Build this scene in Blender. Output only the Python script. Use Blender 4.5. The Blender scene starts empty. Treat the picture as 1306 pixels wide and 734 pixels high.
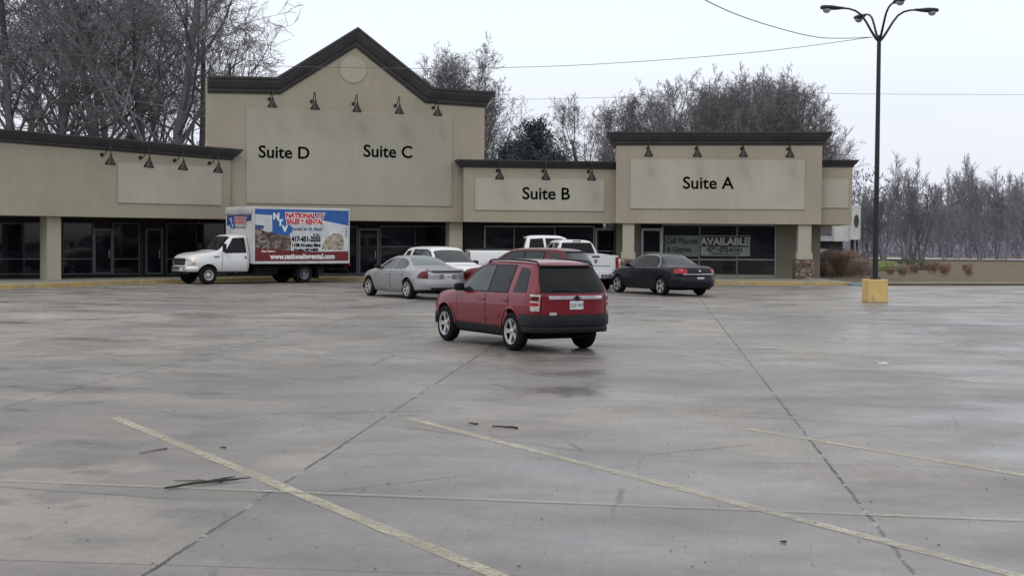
import bpy, bmesh, math, random
import numpy as np
from mathutils import Vector, Matrix
random.seed(7)
rad = math.radians
scene = bpy.context.scene
COL = scene.collection

# ------------------------------------------------------------------ camera
F = 1800.0; CW, CH = 1306.0, 734.0
CAM = Vector((0, 0, 2.0))
RC = Matrix.Rotation(rad(90 - 2.005), 3, 'X') @ Matrix.Rotation(rad(0.42), 3, 'Z')
cd = bpy.data.cameras.new('camera'); cam = bpy.data.objects.new('camera', cd); COL.objects.link(cam)
cam.matrix_world = Matrix.Translation(CAM) @ RC.to_4x4()
cd.sensor_width = 36; cd.lens = 36 * F / CW; cd.clip_end = 3000; cd.clip_start = 0.1
scene.camera = cam
def ray(px, py):
    return RC @ Vector(((px - CW / 2) / F, -(py - CH / 2) / F, -1))
def G(px, py, z=0.0):                      # point of the ground seen at a photo position
    d = ray(px, py); t = (z - CAM.z) / d.z
    return CAM + d * t
def P(px, py, Y):                          # point at distance Y seen at a photo position
    d = ray(px, py); return CAM + d * (Y / d.y)

# ------------------------------------------------------------------ objects
def tag(o, label=None, cat=None, group=None, kind=None):
    if label: o['label'] = label
    if cat: o['category'] = cat
    if group: o['group'] = group
    if kind: o['kind'] = kind
    return o
def empty(name, loc=(0, 0, 0), rz=0, parent=None):
    o = bpy.data.objects.new(name, None); COL.objects.link(o)
    o.location = loc; o.rotation_euler = (0, 0, rz); o.empty_display_size = .2
    if parent: o.parent = parent
    return o
def copy_tree(o, parent=None):
    c = o.copy(); COL.objects.link(c); c.parent = parent
    for ch in o.children: copy_tree(ch, c)
    return c
class MB:
    def __init__(s): s.v = []; s.f = []; s.m = []
    def add(s, vs, fs, m=0):
        b = len(s.v); s.v += [tuple(v) for v in vs]
        s.f += [tuple(i + b for i in f) for f in fs]; s.m += [m] * len(fs); return s
    def box(s, c, d, rz=0, m=0, M=None):
        x, y, z = [k / 2 for k in d]
        vs = [Vector((a * x, b * y, e * z)) for e in (-1, 1) for a, b in ((-1, -1), (1, -1), (1, 1), (-1, 1))]
        R = M if M is not None else Matrix.Rotation(rz, 3, 'Z')
        vs = [R @ v + Vector(c) for v in vs]
        return s.add(vs, [(3, 2, 1, 0), (4, 5, 6, 7), (0, 1, 5, 4), (1, 2, 6, 5), (2, 3, 7, 6), (3, 0, 4, 7)], m)
    def tube(s, pts, r, n=8, m=0, cap=True):
        pts = [Vector(p) for p in pts]; rs = r if isinstance(r, (list, tuple)) else [r] * len(pts)
        vs = []; u = None
        for i, p in enumerate(pts):
            d = (pts[min(i + 1, len(pts) - 1)] - pts[max(i - 1, 0)]).normalized()
            if u is None: u = d.orthogonal().normalized()
            else:
                u = u - d * u.dot(d)
                u = u.normalized() if u.length > 1e-6 else d.orthogonal().normalized()
            w = d.cross(u)
            vs += [p + (u * math.cos(2 * math.pi * k / n) + w * math.sin(2 * math.pi * k / n)) * rs[i] for k in range(n)]
        fs = [(i * n + k, i * n + (k + 1) % n, (i + 1) * n + (k + 1) % n, (i + 1) * n + k) for i in range(len(pts) - 1) for k in range(n)]
        if cap: fs += [tuple(range(n))[::-1], tuple((len(pts) - 1) * n + k for k in range(n))]
        return s.add(vs, fs, m)
    def lathe(s, prof, n=32, axis='Z', c=(0, 0, 0), m=0, close=False):
        vs = []
        for (r, h) in prof:
            for k in range(n):
                a = 2 * math.pi * k / n; x, y = r * math.cos(a), r * math.sin(a)
                v = (x, y, h) if axis == 'Z' else (x, h, y)
                vs.append((v[0] + c[0], v[1] + c[1], v[2] + c[2]))
        q = len(prof)
        fs = [(i * n + k, i * n + (k + 1) % n, (i + 1) % q * n + (k + 1) % n, (i + 1) % q * n + k) for i in range(q if close else q - 1) for k in range(n)]
        return s.add(vs, fs, m)
    def prism(s, A, B, m=0, caps=True):     # two matching polygons
        n = len(A); fs = [(k, (k + 1) % n, n + (k + 1) % n, n + k) for k in range(n)]
        if caps: fs += [tuple(range(n))[::-1], tuple(range(n, 2 * n))]
        return s.add(list(A) + list(B), fs, m)
    def grid(s, rows, m=0):
        n = len(rows[0]); vs = [p for r in rows for p in r]
        return s.add(vs, [(i * n + j, i * n + j + 1, (i + 1) * n + j + 1, (i + 1) * n + j) for i in range(len(rows) - 1) for j in range(n - 1)], m)
    def build(s, name, mat, parent=None, world=False, smooth=None, bevel=0, recalc=True, loc=None):
        me = bpy.data.meshes.new(name)
        off = Vector((0, 0, 0))
        if world and parent is not None: off = Vector(parent.location)
        if loc is not None: off = Vector(loc)
        me.from_pydata([(v[0] - off.x, v[1] - off.y, v[2] - off.z) for v in s.v], [], s.f)
        mats = mat if isinstance(mat, (list, tuple)) else [mat]
        for k in mats: me.materials.append(k)
        if len(mats) > 1: me.polygons.foreach_set('material_index', s.m)
        if recalc:
            bm = bmesh.new(); bm.from_mesh(me); bmesh.ops.recalc_face_normals(bm, faces=bm.faces); bm.to_mesh(me); bm.free()
        if smooth is not None:
            me.polygons.foreach_set('use_smooth', [True] * len(me.polygons)); me.set_sharp_from_angle(angle=rad(smooth))
        me.update()
        o = bpy.data.objects.new(name, me); COL.objects.link(o)
        if parent is not None: o.parent = parent
        elif loc is not None: o.location = off
        if bevel:
            b = o.modifiers.new('bevel', 'BEVEL'); b.width = bevel; b.segments = 2; b.limit_method = 'ANGLE'
        return o

# ------------------------------------------------------------------ materials
def newmat(name):
    m = bpy.data.materials.new(name); m.use_nodes = True
    nt = m.node_tree; b = nt.nodes['Principled BSDF']; return m, nt, b
def N(nt, t, **kw):
    n = nt.nodes.new(t)
    for k, v in kw.items():
        if k.startswith('i_'): 
            key = k[2:]; key = int(key) if key.isdigit() else key.replace('_', ' ')
            n.inputs[key].default_value = v
        else: setattr(n, k, v)
    return n
def noise(nt, vec, scale, detail=4, rough=.6, out='Fac'):
    n = N(nt, 'ShaderNodeTexNoise'); n.inputs['Scale'].default_value = scale; n.inputs['Detail'].default_value = detail
    n.inputs['Roughness'].default_value = rough
    if vec is not None: nt.links.new(vec, n.inputs['Vector'])
    return n.outputs[out]
def ramp(nt, fac, stops):
    r = N(nt, 'ShaderNodeValToRGB'); cr = r.color_ramp
    while len(cr.elements) < len(stops): cr.elements.new(.5)
    for e, (p, c) in zip(cr.elements, stops):
        e.position = p; e.color = (c, c, c, 1) if isinstance(c, (int, float)) else tuple(c) + (1,)
    nt.links.new(fac, r.inputs[0]); return r.outputs[0]
def mix(nt, fac, a, b, mode='MIX'):
    n = N(nt, 'ShaderNodeMix', data_type='RGBA', blend_type=mode)
    for k, v in ((0, fac), (6, a), (7, b)):
        if isinstance(v, (int, float)): n.inputs[k].default_value = v if k == 0 else (v, v, v, 1)
        elif isinstance(v, tuple): n.inputs[k].default_value = tuple(v) + (1,) if len(v) == 3 else v
        else: nt.links.new(v, n.inputs[k])
    return n.outputs[2]
def math_(nt, op, a, b=None, c=None):
    n = N(nt, 'ShaderNodeMath', operation=op)
    for k, v in enumerate((a, b, c)):
        if v is None: continue
        if isinstance(v, (int, float)): n.inputs[k].default_value = v
        else: nt.links.new(v, n.inputs[k])
    return n.outputs[0]
def bump(nt, b, h, strength=.3, dist=.02):
    n = N(nt, 'ShaderNodeBump'); n.inputs['Strength'].default_value = strength; n.inputs['Distance'].default_value = dist
    nt.links.new(h, n.inputs['Height']); nt.links.new(n.outputs[0], b.inputs['Normal'])
def objco(nt):
    return N(nt, 'ShaderNodeTexCoord').outputs['Object']
def geoco(nt):
    return N(nt, 'ShaderNodeNewGeometry').outputs['Position']
def simple(name, col, rough=.5, metal=0, spec=.5, coat=0, var=.12, scale=3, world=False, bs=0, emit=None):
    m, nt, b = newmat(name)
    b.inputs['Roughness'].default_value = rough; b.inputs['Metallic'].default_value = metal
    b.inputs['Specular IOR Level'].default_value = spec; b.inputs['Coat Weight'].default_value = coat
    b.inputs['Coat Roughness'].default_value = .06
    v = geoco(nt) if world else objco(nt)
    n = noise(nt, v, scale, 5, .65)
    k = ramp(nt, n, [(.3, 1 - var), (.7, 1 + var)])
    nt.links.new(mix(nt, 1, tuple(col), k, 'MULTIPLY'), b.inputs['Base Color'])
    if bs: bump(nt, b, noise(nt, v, 60, 3, .6), bs, .01)
    return m
def paint(name, col, metal=.0, rough=.35, dirt=.25, dirtcol=(.12, .11, .10), coat=.6, spec=.4):
    m, nt, b = newmat(name); v = objco(nt)
    b.inputs['Metallic'].default_value = metal; b.inputs['Coat Weight'].default_value = coat; b.inputs['Specular IOR Level'].default_value = spec
    b.inputs['Coat Roughness'].default_value = .04
    n1 = noise(nt, v, 2.2, 6, .7); n2 = noise(nt, v, 18, 4, .6)
    sep = N(nt, 'ShaderNodeSeparateXYZ'); nt.links.new(v, sep.inputs[0])
    low = ramp(nt, sep.outputs[2], [(.25, 1.0), (.75, 0.0)])
    d = math_(nt, 'MULTIPLY', math_(nt, 'MULTIPLY', ramp(nt, n1, [(.35, .3), (.7, 1.)]), low), dirt * 1.6)
    c = mix(nt, 1, tuple(col), ramp(nt, n2, [(.3, .94), (.7, 1.05)]), 'MULTIPLY')
    nt.links.new(mix(nt, d, c, dirtcol), b.inputs['Base Color'])
    r = math_(nt, 'ADD', math_(nt, 'MULTIPLY', n1, .15), rough - .05); nt.links.new(r, b.inputs['Roughness'])
    return m
M = {}
M['glass'] = simple('tinted_glass', (.004, .006, .007), .07, 0, .22, 0, .3)
M['glass_grey'] = simple('car_glass', (.016, .024, .026), .05, 0, .55, 0, .3)
M['glass_teal'] = simple('sky_tint_glass', (.075, .115, .12), .06, 0, .9, 0, .2)  # sky reflection painted into the glass as pale teal
M['black_plastic'] = simple('black_plastic', (.012, .012, .014), .55, 0, .2, 0, .25, 6)
M['grey_plastic'] = simple('grey_plastic', (.014, .015, .019), .5, 0, .22, 0, .2, 6)
M['rubber'] = simple('rubber', (.010, .010, .011), .8, 0, .12, 0, .4, 8)
M['under'] = simple('underbody', (.010, .010, .011), .9, 0, .1)
M['alloy'] = simple('alloy_rim', (.50, .50, .52), .35, .7, .5, 0, .25, 10)
M['alloy_dark'] = simple('dull_rim', (.22, .22, .23), .45, .6, .5, 0, .3, 10)
M['steel_white'] = simple('white_steel_rim', (.45, .45, .43), .5, .1, .5, 0, .4, 10)
M['chrome'] = simple('chrome', (.75, .75, .77), .18, .9, .5, 0, .1)
M['red_lens'] = simple('red_lens', (.33, .010, .014), .14, 0, .4, .3, .15)
M['dark_red_lens'] = simple('dark_red_lens', (.10, .006, .008), .14, 0, .35, .2, .2)
M['clear_lens'] = simple('clear_lens', (.50, .48, .46), .18, .3, .6, .4, .35, 14)
M['amber'] = simple('amber_lens', (.55, .22, .05), .15, 0, .6, 1)
M['plate'] = simple('plate_white', (.62, .64, .66), .45, 0, .4, 0, .1)
M['plate_ink'] = simple('plate_ink', (.05, .10, .10), .5)
M['ink'] = simple('black_ink', (.002, .002, .0025), .9, 0, .05, 0, .05)
M['bronze'] = simple('dark_bronze_metal', (.022, .019, .017), .42, .4, .5, 0, .3)
M['white_mark'] = simple('white_film', (.75, .76, .78), .4)
M['blue_mark'] = simple('blue_film', (.02, .10, .34), .4, 0, .4, 0, .12)
M['dkblue_mark'] = simple('dark_blue_film', (.03, .06, .20), .4)
M['red_mark'] = simple('red_film', (.52, .02, .03), .4)
M['maroon_mark'] = simple('maroon_film', (.14, .006, .010), .4)
M['navy_ink'] = simple('navy_ink', (.03, .05, .16), .5)
# ------------------------------------------------------------------ sky and light
w = bpy.data.worlds.new('World'); scene.world = w; w.use_nodes = True
nt = w.node_tree; nt.nodes.clear()
out = N(nt, 'ShaderNodeOutputWorld'); b1 = N(nt, 'ShaderNodeBackground'); b2 = N(nt, 'ShaderNodeBackground'); mx = N(nt, 'ShaderNodeMixShader')
SUN_EL, SUN_AZ = 48, 200        # overcast: direction only just felt, behind the viewer
sky = N(nt, 'ShaderNodeTexSky', sky_type='NISHITA'); sky.sun_disc = False
sky.sun_elevation = rad(SUN_EL); sky.sun_rotation = rad(SUN_AZ)
nt.links.new(sky.outputs[0], b1.inputs[0]); b1.inputs[1].default_value = .10
tc = N(nt, 'ShaderNodeTexCoord'); sp = N(nt, 'ShaderNodeSeparateXYZ'); nt.links.new(tc.outputs['Generated'], sp.inputs[0])
mp = N(nt, 'ShaderNodeMapping'); mp.inputs['Scale'].default_value = (1, 1, 3.5); nt.links.new(tc.outputs['Generated'], mp.inputs[0])
cl = noise(nt, mp.outputs[0], 1.6, 5, .55)
base = ramp(nt, sp.outputs[2], [(0., (.86, .88, .97)), (.07, (.88, .91, 1.02)), (.135, (.95, 1.01, 1.09)), (.4, (.97, 1.0, 1.04)), (1., (1.02, 1.01, .99))])
shade = ramp(nt, cl, [(.35, (.955, .96, .975)), (.62, (1.03, 1.03, 1.02))])
nt.links.new(mix(nt, 1, base, shade, 'MULTIPLY'), b2.inputs[0]); b2.inputs[1].default_value = 1.0
mx.inputs[0].default_value = .92
nt.links.new(b1.outputs[0], mx.inputs[1]); nt.links.new(b2.outputs[0], mx.inputs[2]); nt.links.new(mx.outputs[0], out.inputs[0])
sl = bpy.data.lights.new('sun', 'SUN'); sl.energy = .7; sl.angle = rad(25); sl.color = (1, .97, .93)
so = bpy.data.objects.new('sun', sl); COL.objects.link(so)
az = rad(SUN_AZ); el = rad(SUN_EL)
sd = Vector((math.sin(az) * math.cos(el), math.cos(az) * math.cos(el), math.sin(el)))
so.rotation_euler = sd.to_track_quat('Z', 'Y').to_euler(); so.location = sd * 50
scene.view_settings.view_transform = 'Standard'; scene.view_settings.look = 'None'; scene.view_settings.exposure = 0

# ------------------------------------------------------------------ ground
JA = math.atan(181 / F)                         # direction of the long joints
ju = lambda p: p.x * math.cos(JA) - p.y * math.sin(JA)
jv = lambda p: p.x * math.sin(JA) + p.y * math.cos(JA)
U1 = (ju(G(1128, 675)) + ju(G(905, 398))) / 2; U2 = (ju(G(625, 445)) + ju(G(300, 652))) / 2
SP = U1 - U2; V0 = jv(G(653, 467))
def concrete():
    m, nt, b = newmat('wet_concrete'); v = geoco(nt)
    mp = N(nt, 'ShaderNodeMapping'); mp.inputs['Rotation'].default_value = (0, 0, JA); nt.links.new(v, mp.inputs[0])
    r = mp.outputs[0]
    sp = N(nt, 'ShaderNodeSeparateXYZ'); nt.links.new(r, sp.inputs[0])
    st = N(nt, 'ShaderNodeMapping'); st.inputs['Scale'].default_value = (.60, .85, 1); nt.links.new(r, st.inputs[0])
    st2 = N(nt, 'ShaderNodeMapping'); st2.inputs['Scale'].default_value = (7.0, .35, 1); nt.links.new(r, st2.inputs[0])
    big = noise(nt, r, .11, 3, .5); med = noise(nt, st.outputs[0], .8, 6, .65); fine = noise(nt, r, 9, 5, .7); strk = noise(nt, st2.outputs[0], 3.2, 4, .6)
    grain = noise(nt, r, 70, 2, .5)
    c = mix(nt, ramp(nt, big, [(.3, 0.), (.7, 1.)]), (.168, .154, .148), (.312, .284, .252))
    c = mix(nt, 1, c, ramp(nt, med, [(.34, .74), (.5, 1.0), (.68, 1.22)]), 'MULTIPLY')
    c = mix(nt, 1, c, ramp(nt, fine, [(.25, .87), (.75, 1.12)]), 'MULTIPLY')
    c = mix(nt, 1, c, ramp(nt, strk, [(.25, .90), (.75, 1.09)]), 'MULTIPLY')
    c = mix(nt, 1, c, ramp(nt, grain, [(.25, .80), (.75, 1.16)]), 'MULTIPLY')
    # slab tint
    fl = [math_(nt, 'FLOOR', math_(nt, 'DIVIDE', math_(nt, 'SUBTRACT', sp.outputs[i], o_), s_)) for i, o_, s_ in ((0, U1, SP), (1, V0, SP))]
    cb = N(nt, 'ShaderNodeCombineXYZ'); nt.links.new(fl[0], cb.inputs[0]); nt.links.new(fl[1], cb.inputs[1])
    wn = N(nt, 'ShaderNodeTexWhiteNoise'); nt.links.new(cb.outputs[0], wn.inputs[0])
    c = mix(nt, 1, c, ramp(nt, wn.outputs[0], [(0, (.86, .87, .91)), (1, (1.10, 1.09, 1.06))]), 'MULTIPLY')
    # brown leaf stain
    bs = noise(nt, st.outputs[0], .45, 5, .6)
    c = mix(nt, ramp(nt, bs, [(.58, 0.), (.72, .38)]), c, (.20, .165, .125))
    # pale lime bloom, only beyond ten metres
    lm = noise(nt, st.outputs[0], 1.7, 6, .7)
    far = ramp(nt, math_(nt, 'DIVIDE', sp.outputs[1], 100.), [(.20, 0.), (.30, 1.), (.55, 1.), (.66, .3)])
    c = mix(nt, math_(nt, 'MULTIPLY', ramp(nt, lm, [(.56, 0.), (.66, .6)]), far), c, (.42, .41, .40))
    # dark oil and tyre stains
    dk = noise(nt, st.outputs[0], 1.1, 7, .75)
    c = mix(nt, ramp(nt, dk, [(.34, .55), (.42, 0.)]), c, (.10, .095, .10))
    # damp areas with a clear edge
    dp = noise(nt, r, .42, 8, .62)
    damp = ramp(nt, dp, [(.475, 1.), (.505, 0.)])
    c = mix(nt, math_(nt, 'MULTIPLY', damp, .34), c, (.105, .098, .103))
    # small patches and oil drips
    od = noise(nt, r, 3.1, 3, .5)
    c = mix(nt, ramp(nt, od, [(.24, .5), (.29, 0.)]), c, (.06, .058, .06))
    # joints
    wob = math_(nt, 'MULTIPLY', math_(nt, 'SUBTRACT', noise(nt, r, 2.5, 5, .7), .5), .06)
    jn = []
    for i, o_ in ((0, U1), (1, V0)):
        d = math_(nt, 'PINGPONG', math_(nt, 'ADD', math_(nt, 'SUBTRACT', sp.outputs[i], o_), wob), SP / 2)
        wd = math_(nt, 'ADD', math_(nt, 'MULTIPLY', noise(nt, r, 7.0, 5, .8), .052 if i == 0 else .040), -.011 if i == 0 else -.008)
        jn.append(math_(nt, 'LESS_THAN', d, wd))
    j0, j1 = jn
    pt = noise(nt, r, 1.9, 4, .7)
    jc = ramp(nt, pt, [(.40, (.02, .019, .018)), (.54, (.045, .042, .04)), (.585, (.36, .35, .33)), (.64, (.04, .038, .036))])
    c = mix(nt, math_(nt, 'MULTIPLY', j1, .75), c, (.085, .08, .08))
    c = mix(nt, math_(nt, 'MULTIPLY', j0, .95), c, jc)
    # hairline cracks
    vo = N(nt, 'ShaderNodeTexVoronoi', feature='DISTANCE_TO_EDGE'); vo.inputs['Scale'].default_value = .27
    wv = mix(nt, .12, r, noise(nt, r, 1.5, 5, .7, 'Color')); nt.links.new(wv, vo.inputs['Vector'])
    ck = math_(nt, 'MULTIPLY', math_(nt, 'LESS_THAN', vo.outputs[0], .0045), ramp(nt, noise(nt, r, .35, 2, .5), [(.50, 0.), (.56, .6)]))
    c = mix(nt, ck, c, (.06, .058, .056))
    nt.links.new(c, b.inputs['Base Color'])
    wet = noise(nt, st.outputs[0], .55, 6, .6)
    rg_ = ramp(nt, wet, [(.34, .26), (.50, .46), (.68, .66)])
    nt.links.new(math_(nt, 'SUBTRACT', rg_, math_(nt, 'MULTIPLY', damp, .08)), b.inputs['Roughness'])
    b.inputs['Specular IOR Level'].default_value = .5
    h = math_(nt, 'SUBTRACT', math_(nt, 'ADD', math_(nt, 'MULTIPLY', fine, .5), math_(nt, 'MULTIPLY', grain, .25)), math_(nt, 'MULTIPLY', j0, 1.2))
    bump(nt, b, h, .35, .012)
    return m
M['concrete'] = concrete()
def grassmat():
    m, nt, b = newmat('winter_grass'); v = geoco(nt)
    c = mix(nt, ramp(nt, noise(nt, v, .35, 6, .7), [(.35, 0.), (.65, 1.)]), (.12, .105, .06), (.17, .13, .085))
    c = mix(nt, 1, c, ramp(nt, noise(nt, v, 4, 5, .8), [(.3, .6), (.7, 1.3)]), 'MULTIPLY')
    nt.links.new(c, b.inputs['Base Color']); b.inputs['Roughness'].default_value = .95
    bump(nt, b, noise(nt, v, 12, 5, .8), .8, .05); return m
M['grass'] = grassmat()
M['walk'] = simple('sidewalk_concrete', (.25, .235, .205), .7, 0, .4, 0, .25, 1.2, True, .2)
M['pale_road'] = simple('pale_road', (.42, .42, .42), .6, 0, .4, 0, .12, .3, True)
def wornpaint(name, col, lo, hi, under=(.2, .19, .17), scale=6):
    m, nt, b = newmat(name); v = geoco(nt)
    f = ramp(nt, noise(nt, v, scale, 7, .8), [(lo, 0.), (hi, 1.)])
    g = mix(nt, 1, tuple(col), ramp(nt, noise(nt, v, 1.3, 5, .7), [(.3, .8), (.7, 1.12)]), 'MULTIPLY')
    nt.links.new(mix(nt, f, under, g), b.inputs['Base Color']); b.inputs['Roughness'].default_value = .5
    return m, nt, b, f
M['curb_yellow'] = wornpaint('worn_yellow_paint', (.46, .33, .11), .37, .55, (.25, .22, .17), 3)[0]
M['base_yellow'] = wornpaint('yellow_block_paint', (.64, .44, .17), .33, .45, (.33, .27, .18), 3)[0]
M['curb_blue'] = wornpaint('worn_blue_paint', (.19, .24, .30), .30, .50, (.22, .22, .22), 3)[0]
def stripe(name, col, lo, hi, amount=1.0):
    m, nt, b, f = wornpaint(name, col, 0, .01)
    v = geoco(nt); tr = N(nt, 'ShaderNodeBsdfTransparent'); ms = N(nt, 'ShaderNodeMixShader')
    k = math_(nt, 'MULTIPLY', ramp(nt, noise(nt, v, 14, 8, .85), [(lo, 0.), (hi, 1.)]), ramp(nt, noise(nt, v, .9, 4, .7), [(.32, .35), (.6, 1.)]))
    nt.links.new(math_(nt, 'MULTIPLY', k, amount), ms.inputs[0]); nt.links.new(tr.outputs[0], ms.inputs[1]); nt.links.new(b.outputs[0], ms.inputs[2])
    nt.links.new(ms.outputs[0], nt.nodes['Material Output'].inputs[0]); return m
M['stripe'] = stripe('yellow_line_paint', (.54, .49, .37), .36, .52, .88)
M['stripe_pale'] = stripe('pale_line_paint', (.46, .43, .33), .36, .56, .72)
M['stripe_faint'] = stripe('faint_line_paint', (.50, .46, .33), .38, .54, .6)

def sheet(name, pts, z, mat, nx=1):
    mb = MB(); mb.add([(p[0], p[1], z) for p in pts], [tuple(range(len(pts)))])
    o = mb.build(name, mat, recalc=False); o['kind'] = 'structure'; return o
sheet('ground', [(-900, -200), (900, -200), (900, 1500), (-900, 1500)], -.012, M['grass'])
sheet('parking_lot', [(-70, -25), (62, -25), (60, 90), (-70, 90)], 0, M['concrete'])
def line(name, a, b, wd, mat, z=.004):
    a, b = Vector(a), Vector(b); d = (b - a).normalized(); n = Vector((-d.y, d.x, 0)) * wd / 2
    k = max(2, int((b - a).length / .25)); mb = MB(); rows = []
    for i in range(k + 1):
        p = a.lerp(b, i / k); e = n * (1 + random.uniform(-.09, .09))
        rows.append([(p.x - e.x, p.y - e.y, z), (p.x + e.x, p.y + e.y, z)])
    mb.grid(rows); o = mb.build(name, mat, recalc=False); o['kind'] = 'structure'; return o
def ext(p1, p2, t1, t2):
    a, b = G(*p1), G(*p2); return a + (b - a) * t1, a + (b - a) * t2
a, b = ext((177, 545), (645, 738), -.12, 1.3); line('parking_line', a, b, .125, M['stripe'])
a, b = ext((520, 533), (1128, 690), 0, 1.25); line('parking_line', a, b, .11, M['stripe'])
a, b = ext((955, 547), (1128, 576), 0, 3.2); line('parking_line', a, b, .10, M['stripe'])
a, b = ext((177, 620), (1128, 657), -.25, 1.3); line('old_parking_line', a, b, .075, M['stripe_pale'], .0065)
for q in (((300, 432), (410, 453)), ((780, 441), (952, 462)), ((1042, 449), (1200, 463)), ((946, 439), (1130, 446)), ((885, 421), (960, 427)), ((330, 408), (440, 416)), ((60, 440), (240, 475)), ((1090, 470), (1290, 492)), ((480, 400), (560, 408))):
    line('faded_parking_line', G(*q[0]), G(*q[1]), .13, M['stripe_faint'])

# sidewalk and kerb
cpx = [(-120, 372), (60, 366.5), (177, 361.5), (290, 359), (354, 357.6), (404, 357.6), (470, 358.5), (700, 360.5), (900, 362.6), (1083, 364)]
cl_ = [G(*q) for q in cpx]
mb = MB(); back = [Vector((p.x * 1.32, 82, 0)) for p in cl_]
back[0].x = -34; back[0].y = 60
back[-1] = Vector((cl_[-1].x + .6, 84, 0)); 
inn = []
for i, p in enumerate(cl_):
    q = cl_[max(i - 1, 0)]; r = cl_[min(i + 1, len(cl_) - 1)]; d = (r - q).normalized(); inn.append(p + Vector((-d.y, d.x, 0)) * .16)
top = [Vector((p.x, p.y, .150)) for p in inn] + [Vector((p.x, p.y, .150)) for p in back[::-1]]
mb.add(top, [tuple(range(len(top)))]); o = mb.build('sidewalk', M['walk'], recalc=False); o['kind'] = 'structure'
mb = MB()
for i in range(len(cl_) - 1):
    A = [cl_[i] + Vector((0, 0, 0)), inn[i], inn[i] + Vector((0, 0, .156)), cl_[i] + Vector((0, 0, .135))]
    B = [cl_[i + 1] + Vector((0, 0, 0)), inn[i + 1], inn[i + 1] + Vector((0, 0, .156)), cl_[i + 1] + Vector((0, 0, .135))]
    mb.prism(A, B, caps=(i in (0, len(cl_) - 2)))
o = mb.build('curb', M['curb_yellow']); o['kind'] = 'structure'
K0, K1 = G(1084, 364.3), G(1108, 366)
mb = MB(); mb.prism([K0, K0 + Vector((.3, 1.6, 0)), K0 + Vector((.3, 1.6, .13)), K0 + Vector((0, .25, .13))], [K1, K1 + Vector((.3, 1.6, 0)), K1 + Vector((.3, 1.6, .10)), K1 + Vector((0, .25, .10))])
o = mb.build('curb_ramp', M['curb_blue']); o['kind'] = 'structure'
# planted verge beyond the walk's right end
e0 = cl_[-1]
vp = [(e0.x + .15, e0.y + .6), (K1.x + .2, K1.y + 1.9), (60, K1.y + 12), (75, 140), (e0.x + .5, 140)]
mb = MB(); mb.prism([(x, y, 0) for x, y in vp], [(x, y, .11) for x, y in vp])
o = mb.build('verge', M['grass']); o['kind'] = 'structure'
vp2 = [vp[0], vp[1], (K1.x + 22, K1.y + 7), (K1.x + 22, K1.y + 8.2), (K1.x - .5, K1.y + 3.1), (e0.x + .6, e0.y + 1.9)]
mb = MB(); mb.add([(x, y, .116) for x, y in vp2], [tuple(range(6))]); o = mb.build('path', M['walk'], recalc=False); o['kind'] = 'structure'
sheet('road', [(26, 150), (150, 128), (150, 140), (26, 168)], .13, M['pale_road'])
# ------------------------------------------------------------------ the strip of shops
def stucco(name, col):
    m, nt, b = newmat(name); v = geoco(nt)
    sp = N(nt, 'ShaderNodeSeparateXYZ'); nt.links.new(v, sp.inputs[0])
    st = N(nt, 'ShaderNodeMapping'); st.inputs['Scale'].default_value = (1.4, 1.4, .25); nt.links.new(v, st.inputs[0])
    c = mix(nt, 1, tuple(col), ramp(nt, noise(nt, v, .35, 4, .6), [(.3, .92), (.7, 1.07)]), 'MULTIPLY')
    c = mix(nt, 1, c, ramp(nt, noise(nt, st.outputs[0], 2.2, 5, .65), [(.3, .95), (.7, 1.02)]), 'MULTIPLY')
    c = mix(nt, 1, c, ramp(nt, noise(nt, v, 28, 3, .6), [(.2, .93), (.8, 1.06)]), 'MULTIPLY')
    nt.links.new(c, b.inputs['Base Color']); b.inputs['Roughness'].default_value = .9; b.inputs['Specular IOR Level'].default_value = .2
    bump(nt, b, noise(nt, v, 45, 3, .6), .25, .01); return m
M['stucco'] = stucco('tan_stucco', (.358, .324, .252))
M['stucco_pale'] = stucco('pale_stucco', (.385, .365, .295))
M['signboard'] = stucco('sign_panel_board', (.368, .353, .293))
M['signboard_pale'] = stucco('pale_sign_panel_board', (.425, .405, .340))
M['circle'] = stucco('circle_stucco', (.41, .39, .31))
M['cornice'] = simple('dark_cornice_paint', (.050, .048, .050), .6, 0, .3, 0, .2, 1.5, True)
M['roof'] = simple('roof_membrane', (.10, .10, .10), .9, 0, .2, 0, .2, 1, True)
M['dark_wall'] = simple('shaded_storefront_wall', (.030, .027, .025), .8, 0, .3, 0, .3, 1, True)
M['shade_stucco'] = stucco('stucco_in_shade', (.235, .215, .175))  # canopy shade put into the stucco colour
M['alum'] = simple('aluminium_frame', (.34, .34, .35), .4, .4, .5, 0, .15, 3, True)
M['alum_dark'] = simple('dark_aluminium_frame', (.10, .105, .11), .4, .4, .5, 0, .15, 3, True)
def shopglass():
    m, nt, b = newmat('shop_glass'); v = geoco(nt)
    st = N(nt, 'ShaderNodeMapping'); st.inputs['Scale'].default_value = (.5, .5, 1.6); nt.links.new(v, st.inputs[0])
    c = ramp(nt, noise(nt, st.outputs[0], .9, 5, .6), [(.35, (.004, .005, .007)), (.55, (.010, .011, .016)), (.75, (.05, .052, .062))])  # soft blotches in the colour stand for dim light inside
    nt.links.new(c, b.inputs['Base Color']); b.inputs['Roughness'].default_value = .05; b.inputs['Specular IOR Level'].default_value = .36
    return m
M['shop_glass'] = shopglass()
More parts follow.
